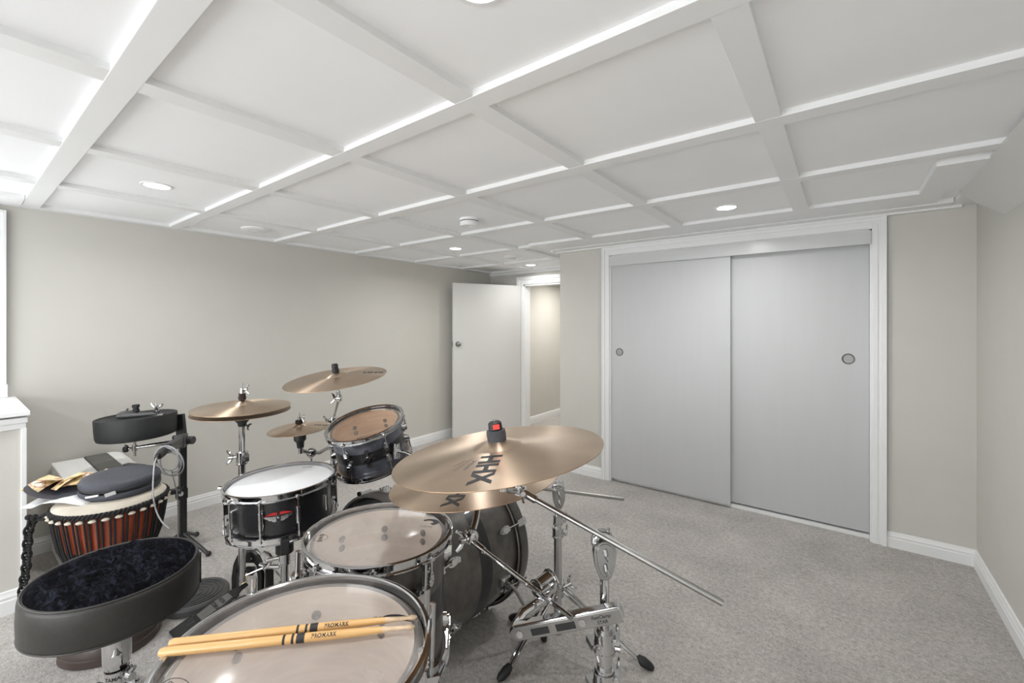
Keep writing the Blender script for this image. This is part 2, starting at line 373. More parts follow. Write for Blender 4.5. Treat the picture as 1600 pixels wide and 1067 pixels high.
# closet doors
def sliding(name, x0, x1, y, z0, z1, pull, rad, label):
    d = struct(name, MB().span((x0, y, z0), (x1, y+.028, z1)), M_DOOR, label, bevel=.0015)
    M = frame((pull[0], y, pull[1]), (0, -1, 0), (1, 0, 0))
    p = MB().lathe([(0, .0006), (rad*.80, .0006), (rad*.84, .0022), (rad*.96, .0026), (rad, .0016), (rad, -.001)], M, 32).build('finger_pull', M_NICKEL, d); p['label'] = 'round brushed nickel finger pull'
    MB().lathe([(rad*.80, .0012), (rad*.86, .0030), (rad*.97, .0034), (rad*1.03, .0010)], M, 32).build('pull_rim', M_PULLRIM, p)
    return d
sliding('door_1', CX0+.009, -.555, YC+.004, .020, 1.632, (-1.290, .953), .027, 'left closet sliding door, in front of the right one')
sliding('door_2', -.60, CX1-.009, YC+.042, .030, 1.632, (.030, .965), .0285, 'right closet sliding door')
struct('trim_7', MB().span((CX0+.002, YC-.012, 1.585), (CX1-.002, YC-.004, 1.655)).span((CX0+.002, YC-.014, 1.583), (CX1-.002, YC-.004, 1.590)), M_FASCIA, 'pale grey closet track fascia', bevel=.001)
struct('trim_8', MB().span((CX0+.009, YC+.034, 0), (CX1-.009, YC+.085, .019)), M_TRIM, 'white floor guide strip of the closet')
# swing door, open towards the left wall
hd = V((DX0-.035, YE-.02, 0)); fr = V((-3.125, 3.115, 0)); dd = (fr-hd); wdoor = dd.length
Md = frame(hd, (0, 0, 1), dd)
door = struct('door_3', MB().span((0, -.016, .012), (wdoor, .016, 1.573)), M_DOOR2, 'white flush hinged door standing open by the left wall', bevel=.0015)
door.matrix_world = Md
for sgn in (-1, 1):
    Mk = frame((wdoor-.052, sgn*.016, .955), (0, sgn, 0), (1, 0, 0))
    MB().lathe([(0, .050), (.012, .049), (.020, .042), (.021, .034), (.015, .026), (.009, .020), (.009, .006), (.026, .004), (.027, 0)], Mk, 24).build('door_knob', M_NICKEL, door)
MB().span((wdoor-.002, -.010, .93), (wdoor+.002, .010, .98)).build('latch_plate', M_NICKEL, door)
# left window: casing, sash, pane
mb = MB(); w = .085; x = XL
for a, b, t in ((0, w, .012), (w*.62, w, .020), (w*.86, w, .026), (.002, w*.3, .018)):
    mb.span((x, WY1+a, WZ0-.06), (x+t, WY1+b, WZ1+w)); mb.span((x, WY0-b, WZ0-.05), (x+t, WY0-a, WZ1+w)); mb.span((x, WY0-a, WZ1+a), (x+t, WY1+a, WZ1+b))
mb.span((x, WY0-w, .806), (x+.028, WY1+w+.004, .868)); mb.span((x, WY0-w, .868), (x+.022, WY1+w, WZ0+.004))
win = struct('window_1', mb, M_TRIM, 'white window casing above the ledge', bevel=.001)
mb = MB()
for a, b in (((WY0, WZ0), (WY0+.05, WZ1)), ((WY1-.05, WZ0), (WY1, WZ1)), ((WY0, WZ0), (WY1, WZ0+.05)), ((WY0, WZ1-.05), (WY1, WZ1)), (((WY0+WY1)/2-.03, WZ0), ((WY0+WY1)/2+.03, WZ1))):
    k = .002 if b[1]-a[1] < .2 else 0
    mb.span((x-.09-k, a[0], a[1]), (x-.04+k, b[0], b[1]))
mb.build('sash', M_TRIM, win)
MB().span((x-.075, WY0, WZ0), (x-.07, WY1, WZ1)).build('pane', M_SKY, win)
mb = MB()
for a, b in (((NX0, NZ0), (NX0+.05, NZ1)), ((NX1-.05, NZ0), (NX1, NZ1)), ((NX0, NZ0), (NX1, NZ0+.05)), ((NX0, NZ1-.05), (NX1, NZ1)), ((-1.28, NZ0), (-1.22, NZ1))):
    k = .002 if b[1]-a[1] < .2 else 0
    mb.span((a[0], YN-.07-k, a[1]), (b[0], YN-.02+k, b[1]))
win2 = struct('added_window', mb, M_TRIM)
MB().span((NX0, YN-.06, NZ0), (NX1, YN-.055, NZ1)).build('pane', M_SKY, win2)  # glowing pane of the window added behind the camera

# ceiling grid: boards that run along x, then short boards along y
tn = [9]
def trim(mb, label=None, bevel=.0012):
    o = struct('trim_%d' % tn[0], mb, M_TRIM, label, bevel=bevel); tn[0] += 1; return o
XB = [(-1.54, -1.48), (-.94, -.88), (-.345, -.285), (.230, .292), (.812, .873), (1.407, 1.473), (2.040, 2.106)]
for a, b in XB: trim(MB().span((XL, a, ZB), (.43, b, ZP+.005)), 'white ceiling batten')
trim(MB().span((XL, 2.665, ZB), (XRET, 2.728, ZP+.005))); trim(MB().span((XL, 3.275, ZB), (XRET, 3.335, ZP+.005)))
trim(MB().span((XRET-.05, 2.625, ZB+.0003), (.36, 2.862, ZP+.005)), 'wide white board in front of the closet')
trim(MB().span((XRET-.02, 2.872, ZB-.004), (.42, YC, ZP+.005)).span((XRET-.02, 2.955, ZB-.013), (.46, YC, ZB)), 'white moulding over the closet')
YB = [(-2.655, -2.592), (-2.028, -1.966), (-1.395, -1.325), (-.807, -.743), (-.197, -.132)]
for a, b in YB:
    end = 2.945 if b > XRET else YE
    trim(MB().span((a, YN, ZB+.0008), (b, end, ZP+.005)))
trim(MB().span((XL, YK, ZB-.001), (-3.165, YE, ZP+.005)), 'white edge board along the left wall')
trim(MB().span((XL, YN, ZB-.003), (-2.99, .228, ZP+.005)))
trim(MB().span((XL, 3.77, ZB-.002), (XRET, YE, ZP+.005)).span((XL, YE-.02, ZB-.028), (XRET, YE, ZB-.001)))
trim(MB().span((.4235, YN, ZB-.0017), (XR, YC, ZP+.005)), 'white edge board along the right wall')
trim(MB().span((XRET-.06, YC-.05, ZB-.0028), (XRET, YE, ZP+.005)))
# bulkhead in the right corner
trim(MB().span((.272, 2.17, ZB-.008), (XR, 2.60, ZP)), 'dropped square board in the right corner')
A, B, C, D, E_ = (.405, 1.3, ZB-.012), (XR, 1.3, 1.60), (.405, 2.66, ZB-.012), (XR, 2.545, 1.592), (XR, 2.95, ZB-.012)
F_ = (XR, 1.3, ZB)
trim(MB().add([A, B, C, D, E_, F_, (.405, 2.66, ZB), (.405, 1.3, ZB), (XR, 2.95, ZB)], [(0, 1, 3, 2), (2, 3, 4), (0, 5, 1), (1, 5, 8, 4, 3), (0, 2, 6, 7), (2, 4, 8, 6), (0, 7, 5), (5, 7, 6, 8)]), 'slanted pipe cover along the right wall', bevel=0).data.materials[0] = M_PIPE

# recessed lights
def pot(x, y, label, k=1.0):
    t = thing('ceiling_light', label, 'light', (x, y, ZP), 'recessed ceiling lights')
    MB().lathe([(.043, -.0005), (.0455, -.004), (.056, -.003), (.0575, 0)], None, 40).build('trim_ring', M_TRIM, t)
    MB().lathe([(0, -.0025), (.043, -.0025), (.043, -.0005)], None, 40).build('diffuser', M_LAMP, t)
    area_light('pot_light', (x, y, ZP-.006), (0, 0, 0), .085, .085, POT_POWER*k, (1, .99, .975), 'DISK')
pot(-2.335, .556, 'recessed ceiling light near the left wall, ahead of the window')
pot(-2.409, 2.436, 'recessed ceiling light in front of the smoke alarm, halfway to the doorway', 1.15)
pot(-.466, 2.414, 'recessed ceiling light in front of the closet doors')
pot(-2.48, 3.57, 'small recessed ceiling light nearest the doorway', .55)
pot(-.500, .562, 'recessed ceiling light over the drum kit at the top edge')
for x, y in ((-2.33, -1.1), (-.47, -1.1)): pot(x, y, 'unseen recessed ceiling light added behind the photographer for even brightness')  # two pots out of view, added to even out the room's brightness
area_light('hall_light', (-2.36, 4.45, ZP-.03), (0, 0, 0), .09, .09, 9, (1, .96, .9), 'DISK')
# detectors
t = thing('smoke_detector', 'round white smoke alarm with vent slots on the ceiling', 'smoke alarm', (-1.672, 1.80, ZP))
MB().lathe([(0, 0), (.055, 0), (.055, -.012), (.052, -.014)], None, 40).build('base', M_TRIM, t)
MB().lathe([(0, -.0145), (.047, -.0145), (.047, -.018), (0, -.018)], None, 40).build('vent_gap', M_GREYPLASTIC, t)
MB().lathe([(.052, -.018), (.053, -.038), (.049, -.043), (.02, -.0435), (.018, -.041), (0, -.041)], None, 40).build('cover', M_TRIM, t)
t = thing('ceiling_cover', 'flat round white cover on the ceiling near the left wall', 'cover plate', (-2.915, 1.185, ZP))
MB().lathe([(0, -.012), (.045, -.013), (.075, -.010), (.082, -.004), (.082, 0)], None, 40).build('plate', M_TRIM, t)
MB().lathe([(0, -.016), (.022, -.016), (.026, -.011)], None, 24).build('centre_boss', M_TRIM, t)
t = thing('ceiling_cover', 'round white cover on the ceiling close to the doorway', 'cover plate', (-2.30, 3.03, ZP))
MB().lathe([(0, -.014), (.055, -.014), (.075, -.006), (.08, 0)], None, 32).build('plate', M_TRIM, t)
MB().lathe([(0, -.020), (.03, -.020), (.034, -.012)], None, 24).build('centre_boss', M_FASCIA, t)

# ------------------------------------------------------------------ hardware pieces
def wing(mb, p, d, s=1.0, up=(0, 0, 1)):
    """a wing bolt: stem from p along d with two rounded ears"""
    M = frame(p, d, up); mb.cyl((0, 0, 0), (0, 0, .016*s), .004*s, seg=8, M=M); mb.cyl((0, 0, .012*s), (0, 0, .022*s), .0065*s, seg=10, M=M)
    for k in (-1, 1):
        mb.tube([(k*.004*s, 0, .016*s), (k*.012*s, 0, .021*s), (k*.018*s, 0, .029*s)], [.0035*s, .0045*s, .003*s], 7, M=M)
    return mb
def collar(mb, p, q, r, ear=None):
    """a clamp collar round a tube with a bolt ear"""
    mb.cyl(p, q, r, seg=20); p, q = V(p), V(q); d = (q-p).normalized()
    mb.tube([p-d*.001, p+d*.004], [r*1.08, r*1.08], 20); mb.tube([q-d*.004, q+d*.001], [r*1.08, r*1.08], 20)
    if ear is not None:
        e = V(ear).normalized(); c = (p+q)/2
        mb.bar(c+e*r*.6, c+e*(r+.014), (q-p).length*.7, .012, d)
        x = d.cross(e); mb.cyl(c+e*(r+.007)-x*.014, c+e*(r+.007)+x*.014, .0045, seg=8); wing(mb, c+e*(r+.007)+x*.012, x, .8)
    return mb
def tripod(t, base, h, rad, a0, tube_r=.0075, names=True):
    """three double strut legs with rubber feet under a hub at height h; base is the floor point (local)"""
    b = V(base)
    for k in range(3):
        a = a0[k] if isinstance(a0, (list, tuple)) else a0+k*2*PI/3
        d = V((math.cos(a), math.sin(a), 0)); s = V((-d.y, d.x, 0)); r = rad[k] if isinstance(rad, (list, tuple)) else rad
        mb = MB()
        for q in (-1, 1):
            mb.tube([b+d*.022+s*q*.011+V((0, 0, h)), b+d*r*.55+s*q*.010+V((0, 0, h*.52)), b+d*(r-.02)+s*q*.006+V((0, 0, .022))], .0055, 8)
        mb.tube([b+d*.02+V((0, 0, h*.32)), b+d*r*.52+V((0, 0, h*.55))], .0045, 8)
        leg = mb.build('leg', M_CHROME, t)
        MB().tube([b+d*(r-.028)+V((0, 0, .034)), b+d*(r-.012)+V((0, 0, .024)), b+d*(r+.010)+V((0, 0, .013)), b+d*(r+.022)+V((0, 0, .008))], [.011, .016, .0135, .007], 12).build('rubber_foot', M_BLACK, leg)

# ------------------------------------------------------------------ drums
def drum(name, label, C, n, R, depth, nl, bands, head, inside, bottom, hoop_h=.024, a0=0.0, cat='drum', lug='tear', base_z=None):
    """a drum whose batter hoop top is at C, axis n. Local z = axis, z = 0 at hoop top. Returns (root, local-to-root matrix)"""
    Mh = frame(C, n)
    Mb = frame(V(C)-V(n).normalized()*depth, n)       # root sits at the bottom of the shell
    t = thing(name, label, cat, Mb); T = Matrix.Translation((0, 0, depth))
    rs = R-.020                                        # shell outer radius
    zt, zb = -.014, -depth+.014
    tot = zt-zb; z = zt; first = None
    for frac, m, nm in bands:
        z2 = z-frac*tot
        o = MB().lathe([(rs-.008, z), (rs, z), (rs, z2), (rs-.008, z2)], T, 72).build(nm, m, t); z = z2
    MB().lathe([(rs-.0075, zt), (rs-.009, (zt+zb)/2), (rs-.0075, zb)], T, 72).build('shell_lining', inside, t)
    # batter side
    def hoop(zz, s):
        pr = [(R-.004, 0), (R, -.0012), (R, -.003), (R-.0065, -.0045), (R-.0075, -hoop_h+.004), (R-.001, -hoop_h+.0025), (R-.001, -hoop_h), (R-.010, -hoop_h), (R-.0095, -.002), (R-.007, 0)]
        return MB().lathe([(r, zz+s*q) for r, q in pr], T, 96, True)
    hoop(0, 1).build('batter_hoop', M_CHROME, t); hoop(-depth, -1).build('bottom_hoop', M_CHROME, t)
    hd = MB().lathe([(0, -.0095), (rs-.004, -.0095), (rs-.001, -.011), (R-.011, -.019)], T, 96).build('batter_head', head, t)
    MB().lathe([(0, -depth+.010), (rs-.004, -depth+.010), (R-.011, -depth+.018)], T, 72).build('bottom_head', bottom, t)
    for k in range(nl):
        a = a0+2*PI*k/nl; c, s = math.cos(a), math.sin(a)
        def lugpiece(z0, s2, L):
            L_ = L; mb = MB(); Ml = T @ frame((rs*c, rs*s, z0), (c, s, 0), (0, 0, 1))
            if lug == 'tear':
                pts = []
                for j in range(18):
                    b = 2*PI*j/18; wx = L_*.5*math.cos(b); wy = .0115*math.sin(b)*(1-.25*math.cos(b)*s2)
                    pts.append((wx, wy))
                mb.prism(pts, .010, Ml); mb.prism([(x*.72, y*.7) for x, y in pts], .009, Ml, .009)
                for q in (-.2, 0, .2): mb.box((q*L_*.8, 0, .0185), (.004, .012, .0025), Ml)
            else:
                mb.prism([(-L_/2, -.006), (-L_/2, .006), (-L_*.2, .010), (0, .007), (L_*.2, .010), (L_/2, .006), (L_/2, -.006), (L_*.2, -.010), (0, -.007), (-L_*.2, -.010)], .012, Ml)
                mb.cyl((-L_*.45, 0, .012), (L_*.45, 0, .012), .0065, seg=10, M=Ml)
            return mb
        re = R-.004
        if lug == 'tear':
            Lg = min(.052, tot*.26)
            for z0, s2, zh in ((zt-.045-Lg*.2, 1, -hoop_h), (zb+.045+Lg*.2, -1, -depth+hoop_h)):
                if abs(zt-zb) < .15: z0 = (zt-.036) if s2 == 1 else (zb+.036)
                lg = lugpiece(z0, s2, Lg).build('lug', M_CHROME, t)
                mb = MB(); mb.cyl((re*c, re*s, z0), (re*c, re*s, zh+s2*.006), .0028, seg=8, M=T)
                mb.cyl((re*c, re*s, zh), (re*c, re*s, zh+s2*.008), .0060, seg=8, M=T); mb.box((0, 0, 0), (.005, .016, .009), T @ frame((re*c+.001*c, re*s+.001*s, zh+s2*.002), (0, 0, 1), (c, s, 0)))
                mb.box((0, 0, 0), (.0055, .0055, .006), T @ Matrix.Translation((re*c, re*s, zh+s2*.011)))
                mb.build('tension_rod', M_CHROME, lg)
        else:
            lg = lugpiece((zt+zb)/2, 1, tot*.42).build('lug', M_CHROME, t)
            mb = MB(); mb.cyl((re*c, re*s, -depth+hoop_h*.5), (re*c, re*s, -hoop_h+.008), .0030, seg=8, M=T)
            for zh in (-hoop_h, -depth+hoop_h):
                mb.cyl((re*c, re*s, zh-.004), (re*c, re*s, zh+.006), .0065, seg=8, M=T)
                mb.box((0, 0, 0), (.006, .022, .006), T @ frame((re*c, re*s, zh), (0, 0, 1), (c, s, 0)))
            mb.build('tension_rod', M_CHROME, lg)
        # two lug bolts show on the inside of the shell
        mb = MB()
        for z0 in ((zt-.045-.01, zt-.045-.035) if lug == 'tear' else (zt-.05,)):
            Mi = T @ frame(((rs-.009)*c, (rs-.009)*s, z0), (-c, -s, 0), (0, 0, 1))
            mb.lathe([(0, .005), (.004, .005), (.005, .002), (.0095, .002), (.0095, 0)], Mi, 14)
        mb.build('lug_bolts', M_GREYPLASTIC, t)
    return t, T, rs
BANDS = [(.36, M_SHELLG, 'shell_upper_band'), (.27, M_BAND, 'shell_middle_band'), (.37, M_SHELLG, 'shell_lower_band')]
BANDSB = [(.36, M_SHELLB, 'shell_upper_band'), (.29, M_BAND, 'shell_middle_band'), (.35, M_SHELLB, 'shell_lower_band')]
def floor_legs(t, T, rs, depth, ztop, angs, rise):
    for a in angs:
        c, s = math.cos(a), math.sin(a); zc = -depth*.36
        Ml = T @ frame((rs*c, rs*s, zc), (c, s, 0), (0, 0, 1))
        mb = MB(); mb.box((0, 0, .008), (.085, .030, .016), Ml); mb.cyl((-.045, 0, .026), (.045, 0, .026), .014, seg=16, M=Ml)
        mb.box((.028, .012, .026), (.022, .03, .022), Ml); wing(mb, Ml @ V((.0, .012, .030)), Ml.to_3x3() @ V((0, 1, .4)), 1.1, Ml.to_3x3() @ V((1, 0, 0)))
        br = mb.build('leg_bracket', M_CHROME, t)
        x, y = (rs+.026)*c, (rs+.026)*s; zf = -ztop
        leg = MB().tube([(x, y, zc+rise), (x, y, zf+.10), (x+.03*c, y+.03*s, zf+.03)], .0058, 12, M=T).build('leg', M_CHROME, t)
        MB().tube([(x+.022*c, y+.022*s, zf+.048), (x+.030*c, y+.030*s, zf+.026), (x+.034*c, y+.034*s, zf+.002)], [.010, .014, .013], 12, M=T).build('rubber_foot', M_BLACK, leg)
def head_print(t, T, vs, fs, x, y, rot, z=-.0092, sc=1, sy=1, m=M_INK, name='lettering'):
    M = T @ Matrix.Translation((x, y, z)) @ Matrix.Rotation(rot, 4, 'Z') @ Matrix.Diagonal((sc, sc*sy, 1, 1))
    return MB().add(vs, fs, M).build(name, m, t, flat=True)
def oval_badge(t, T, x, y, rot, w, h, word):
    ring = [((w/2-.0008*(k % 2)*0)*math.cos(2*PI*j/40)*(1 if k == 0 else .93), h/2*math.sin(2*PI*j/40)*(1 if k == 0 else .93), 0) for k in (0, 1) for j in range(40)]
    fs = [(j, (j+1) % 40, 40+(j+1) % 40, 40+j) for j in range(40)]
    head_print(t, T, ring, fs, x, y, rot, name='oval_ring')
    vs, f2 = text_geo(word, h*.42, .02); head_print(t, T, vs, f2, x, y, rot)

# big floor tom in front
n1 = V((.012, .030, 1)).normalized(); ztop = .618
FT1, T1, rs1 = drum('floor_tom', 'large floor tom nearest the camera with drumsticks on its clear head', (-.726, .369, ztop), n1, .213, .36, 8, BANDS, M_CLEAR, M_WOODIN, M_HEADB, .026, a0=math.radians(62))
floor_legs(FT1, T1, rs1, .36, ztop, [math.radians(20), math.radians(140), math.radians(260)], .155)
oval_badge(FT1, T1, -.150, -.085, math.radians(155), .052, .030, 'EVANS')
def crescent(flip=1):
    pts = [(.030*math.cos(a), .016*math.sin(a)) for a in [PI*k/12 for k in range(13)]]
    return [V((x, y, 0)) for x, y in pts], [tuple(range(13))]
v, f = crescent(); head_print(FT1, T1, v, f, .138, .078, -.12)
v, f = text_geo('G2', .013, .02); head_print(FT1, T1, v, f, .100, .080, -.05)
# second floor tom
n2 = V((.002, .028, 1)).normalized()
FT2, T2, rs2 = drum('floor_tom', 'middle floor tom without sticks, behind the nearest one and under the two big cymbals', (-.967, .698, .617), n2, .188, .33, 8, BANDS, M_CLEAR, M_WOODIN, M_HEADB, .026, a0=math.radians(12))
floor_legs(FT2, T2, rs2, .33, .617, [math.radians(80), math.radians(205), math.radians(318)], .10)
oval_badge(FT2, T2, -.142, -.034, math.radians(-75), .034, .034, 'EVANS')
def dshape():
    o = [(.026*math.cos(a), .020*math.sin(a)) for a in [-PI*.35+PI*1.2*k/14 for k in range(15)]]
    i = [(.013*math.cos(a)-.004, .008*math.sin(a)) for a in [-PI*.35+PI*1.2*k/14 for k in range(15)]]
    return [V((x, y, 0)) for x, y in o+i], [(k, k+1, 16+k, 15+k) for k in range(14)]
v, f = dshape(); head_print(FT2, T2, v, f, .118, .070, -.1)
v, f = text_geo('LEVEL 360', .008, .01); head_print(FT2, T2, v, f, .112, .042, -.1, m=M_INKG)
# rack tom
nr = V((.039, -.292, .956)).normalized()
RT, TR, rsr = drum('rack_tom', 'tilted rack tom with blue grey and black bands, mounted over the bass drum', (-1.593, 1.072, .749), nr, .162, .190, 6, BANDSB, M_CLEARW, M_WOODWARM, M_HEADBW, .022, a0=math.radians(-105))
Mc = TR @ frame((rsr*math.cos(math.radians(-75)), rsr*math.sin(math.radians(-75)), -.096), (math.cos(math.radians(-75)), math.sin(math.radians(-75)), 0), (0, 0, 1))
mb = MB()
for k, L in ((0, .040), (1, .026), (2, .040), (3, .026)):
    A = Mc @ Matrix.Rotation(k*PI/2, 4, 'Z')
    mb.prism([(0, -.004), (L*.45, -.0035), (L*.75, -.0085), (L, -.005), (L, .005), (L*.75, .0085), (L*.45, .0035), (0, .004)], .006, A)
mb.cyl((0, 0, 0), (0, 0, .010), .009, seg=14, M=Mc)
mb.build('cross_badge', M_CHROME, RT)
v, f = text_geo('AMBASSADOR', .012, .01); head_print(RT, TR, v, f, .045, -.118, .25)
v, f = text_geo('REMO', .012, .03); head_print(RT, TR, v, f, -.035, .118, .1)
MB().span((-.018, -.042, 0), (.018, .018, .004), TR @ Matrix.Translation((-.02, -.04, -.181))).build('mount_plate', M_STEEL, RT)
# snare
nsn = V((-.026, -.024, .999)).normalized()
SN, TS, rss = drum('snare_drum', 'black snare drum with a white coated head and red winged badge', (-1.633, .752, .596), nsn,   .187, .166, 10, [(1, M_SHELLBLK, 'shell')], M_HEADW, M_WOODIN, M_HEADB, .024, a0=math.radians(-83), lug='tube')
ab = math.radians(-66)
Mw = TS @ frame((rss*math.cos(ab), rss*math.sin(ab), -.080), (math.cos(ab), math.sin(ab), 0), (-math.sin(ab), math.cos(ab), 0))
bd = None
RED2 = mat('dark_red_enamel', (.42, .02, .02), .35, var=.1)
def wings(f): return [f, [(-x, y) for x, y in f][::-1]]
for nm, m, polys, zz in (('red_wings', RED2, wings([(-.041, .0105), (-.004, .0085), (-.004, .0165), (-.014, .0180), (-.028, .0150)]), .0014),
                         ('silver_wings', M_CHROME, wings([(-.043, .0085), (-.007, .0045), (-.006, -.012), (-.016, -.0125), (-.020, -.008), (-.029, -.006), (-.031, -.0015), (-.039, .002)]), .0020)):
    mb = MB()
    for p in polys: mb.prism(p, .0025, Mw, zz-.0015)
    mb.build(nm, m, SN)
MB().lathe([(0, .0055), (.004, .005), (.0062, .002), (.0065, 0)], Mw @ Matrix.Translation((0, .001, 0)), 18).build('badge_centre', M_CHROME, SN)
# snare strainer at the left and butt plate at the right
at = math.radians(178)
Ms = TS @ frame((rss*math.cos(at), rss*math.sin(at), -.075), (math.cos(at), math.sin(at), 0), (0, 0, 1))
mb = MB(); mb.box((0, 0, .010), (.085, .034, .020), Ms); mb.box((.010, 0, .026), (.050, .022, .018), Ms); mb.cyl((-.03, 0, .022), (-.065, 0, .022), .008, seg=12, M=Ms)
mb.tube([(.030, 0, .030), (.040, 0, .045), (.042, -.004, .068)], [.006, .006, .008], 8, M=Ms)
mb.build('throw_off', M_CHROME, SN)
v, f = text_geo('EVANS', .012, .03); head_print(SN, TS, v, f, .03, .135, .05, m=M_INKG)

# drum sticks lying on the front floor tom
def stick(label, a, b, bandpos):
    a, b = V(a), V(b); L = (b-a).length; M = frame(a, b-a, (0, 0, 1))
    t = thing('drumstick', label, 'drumstick', M, 'drumsticks on the floor tom')
    r = .0072
    MB().lathe([(0, 0), (r*.7, .0005), (r, .005), (r, L*.62), (r*.93, L*.74), (r*.72, L*.86)], None, 20).build('shaft', M_STICK, t)
    MB().lathe([(r*.72, L*.86), (r*.45, L*.945), (r*.40, L*.955), (r*.62, L*.972), (r*.60, L*.985), (r*.3, L*.998), (0, L)], None, 18).build('tip', M_STICKTIP, t)
    mb = MB()
    for p, w in ((bandpos, .004), (bandpos+.014, .004), (bandpos+.022, .013)):
        mb.lathe([(r+.0001, p), (r+.0002, p+.0005), (r+.0002, p+w-.0005), (r+.0001, p+w)], None, 20)
    mb.build('printed_bands', M_INK, t)
    vs, fs = text_geo('PROMARK', .0085, .03, 1.05)
    W = max(p.x for p in vs)
    out = []
    for p in vs:            # wrap the word round the shaft, reading along it
        ang = -p.y/r; out.append((math.cos(ang+PSI)*(r+.0002), math.sin(ang+PSI)*(r+.0002), bandpos+.045+W+p.x))
    MB().add(out, fs).build('lettering', M_INK, t, flat=True)
PSI = math.radians(48)
stick('wooden drumstick nearer the camera, lying across the front floor tom', (-.880, .212, .6255), (-.609, .513, .6155), .186)
stick('wooden drumstick behind the other one, lying across the front floor tom', (-.890, .228, .6265), (-.624, .531, .6165), .197)

# ------------------------------------------------------------------ bass drum
bx = V((0, 1, 0)); RB = .287
BB = V((-1.244, .890, RB))                              # centre of the batter hoop's outer face
Mbass = frame(BB, bx, bx.cross(V((0, 0, 1)))); LB = .473
BD = thing('bass_drum', 'grey and black bass drum lying on its side behind the floor toms', 'drum', Matrix.Translation((BB.x, BB.y, 0)))
MI = Matrix.Translation((-BB.x, -BB.y, 0)) @ Mbass
rb = RB-.022
for z0, z1, m, nm in ((.030, .226, M_SHELLG, 'shell_back_band'), (.226, .285, M_BAND, 'shell_middle_band'), (.285, LB-.030, M_SHELLG, 'shell_front_band')):
    MB().lathe([(rb-.008, z0), (rb, z0), (rb, z1), (rb-.008, z1)], MI, 80).build(nm, m, BD)
for z0, nm in ((0, 'batter_hoop'), (LB-.042, 'front_hoop')):
    h = MB().lathe([(RB-.010, z0), (RB-.001, z0), (RB, z0+.004), (RB, z0+.038), (RB-.001, z0+.042), (RB-.010, z0+.042)], MI, 96, True).build(nm, M_HOOPWOOD, BD)
    zi = z0+.046 if z0 == 0 else z0-.004
    MB().torus(RB-.012, .0035, MI, 80, 8, zi).build('hoop_bead', M_STEEL, BD)
MB().lathe([(0, .016), (rb, .016), (RB-.012, .030)], MI, 72).build('batter_head', M_BAND, BD)
MB().lathe([(0, LB-.016), (rb, LB-.016), (RB-.012, LB-.030)], MI, 72).build('front_head', M_BAND, BD)
for k in range(8):
    a = math.radians(22+45*k); c, s = math.cos(a), math.sin(a)
    for zc, sg in ((.105, -1), (LB-.105, 1)):
        Ml = MI @ frame((rb*c, rb*s, zc), (c, s, 0), (0, 0, 1)); mb = MB()
        pts = [(.030*math.cos(2*PI*j/18), .013*math.sin(2*PI*j/18)*(1+.3*sg*math.cos(2*PI*j/18))) for j in range(18)]
        mb.prism(pts, .012, Ml); mb.prism([(x*.7, y*.7) for x, y in pts], .010, Ml, .011)
        for q in (-.35, 0, .35): mb.box((q*.04, 0, .0215), (.005, .016, .0025), Ml)
        lg = mb.build('lug', M_CHROME, BD)
        ze = .002 if sg < 0 else LB-.002
        mb = MB(); mb.cyl((rb*c*1.045, rb*s*1.045, zc), (RB*c*1.03, RB*s*1.03, ze), .003, seg=8, M=MI)
        Mk = MI @ frame((RB*c, RB*s, ze-sg*.022), (c, s, 0), (0, 0, 1))
        mb.prism([(-.022, -.011), (-.022, .011), (.022, .014), (.026, 0), (.022, -.014)] if sg > 0 else [(.022, -.011), (.022, .011), (-.022, .014), (-.026, 0), (-.022, -.014)], .009, Mk)
        mb.box((sg*.020, 0, .002), (.006, .020, .022), Mk)
        mb.build('claw_and_rod', M_CHROME, lg)
# spurs
for sx in (1, -1):
    loc = MI.inverted() @ (V((-BB.x, -BB.y, 0))+V((BB.x, BB.y, 0)))
    ang = math.radians(12) if sx > 0 else math.radians(168)
    # local x of Mbass points right or left; find the side by world x
    best = max((math.cos(w), w) for w in (0, PI)); 
    side = MI.to_3x3() @ V((1, 0, 0)); a = (0 if side.x*sx > 0 else PI)
    down = (MI.to_3x3() @ V((0, 1, 0))).z; a += (math.radians(-14) if (down > 0) == (abs(a) < 1) else math.radians(14))
    c, s = math.cos(a), math.sin(a)
    Ml = MI @ frame((rb*c, rb*s, LB-.12), (c, s, 0), (0, 0, 1)); mb = MB(); mb.box((0, 0, .006), (.055, .036, .012), Ml); mb.cyl((0, 0, .010), (0, 0, .034), .015, seg=16, M=Ml)
    mb.box((.0, 0, .028), (.018, .034, .016), Ml)
    br = mb.build('spur_bracket', M_CHROME, BD)
    p0 = Ml @ V((0, 0, .030)); p1 = V((p0.x+sx*.090, p0.y+.085, .020))
    lg = MB().tube([p0, p0.lerp(p1, .15)+V((0, 0, .012)), p0.lerp(p1, .55), p1], [.006, .006, .006, .004], 10).build('spur', M_STEEL, BD)
    d = (p1-p0).normalized(); q = p0.lerp(p1, .68)
    mb = MB(); mb.cyl(q-d*.012, q+d*.012, .010, seg=12); wing(mb, q, V((sx, -.4, .2)).normalized(), .7); mb.build('spur_lock', M_CHROME, lg)
    MB().tube([p1-d*.030, p1-d*.012, p1+d*.004, V((p1.x, p1.y, .004))+d*.010], [.007, .013, .014, .008], 12).build('rubber_foot', M_BLACK, lg)
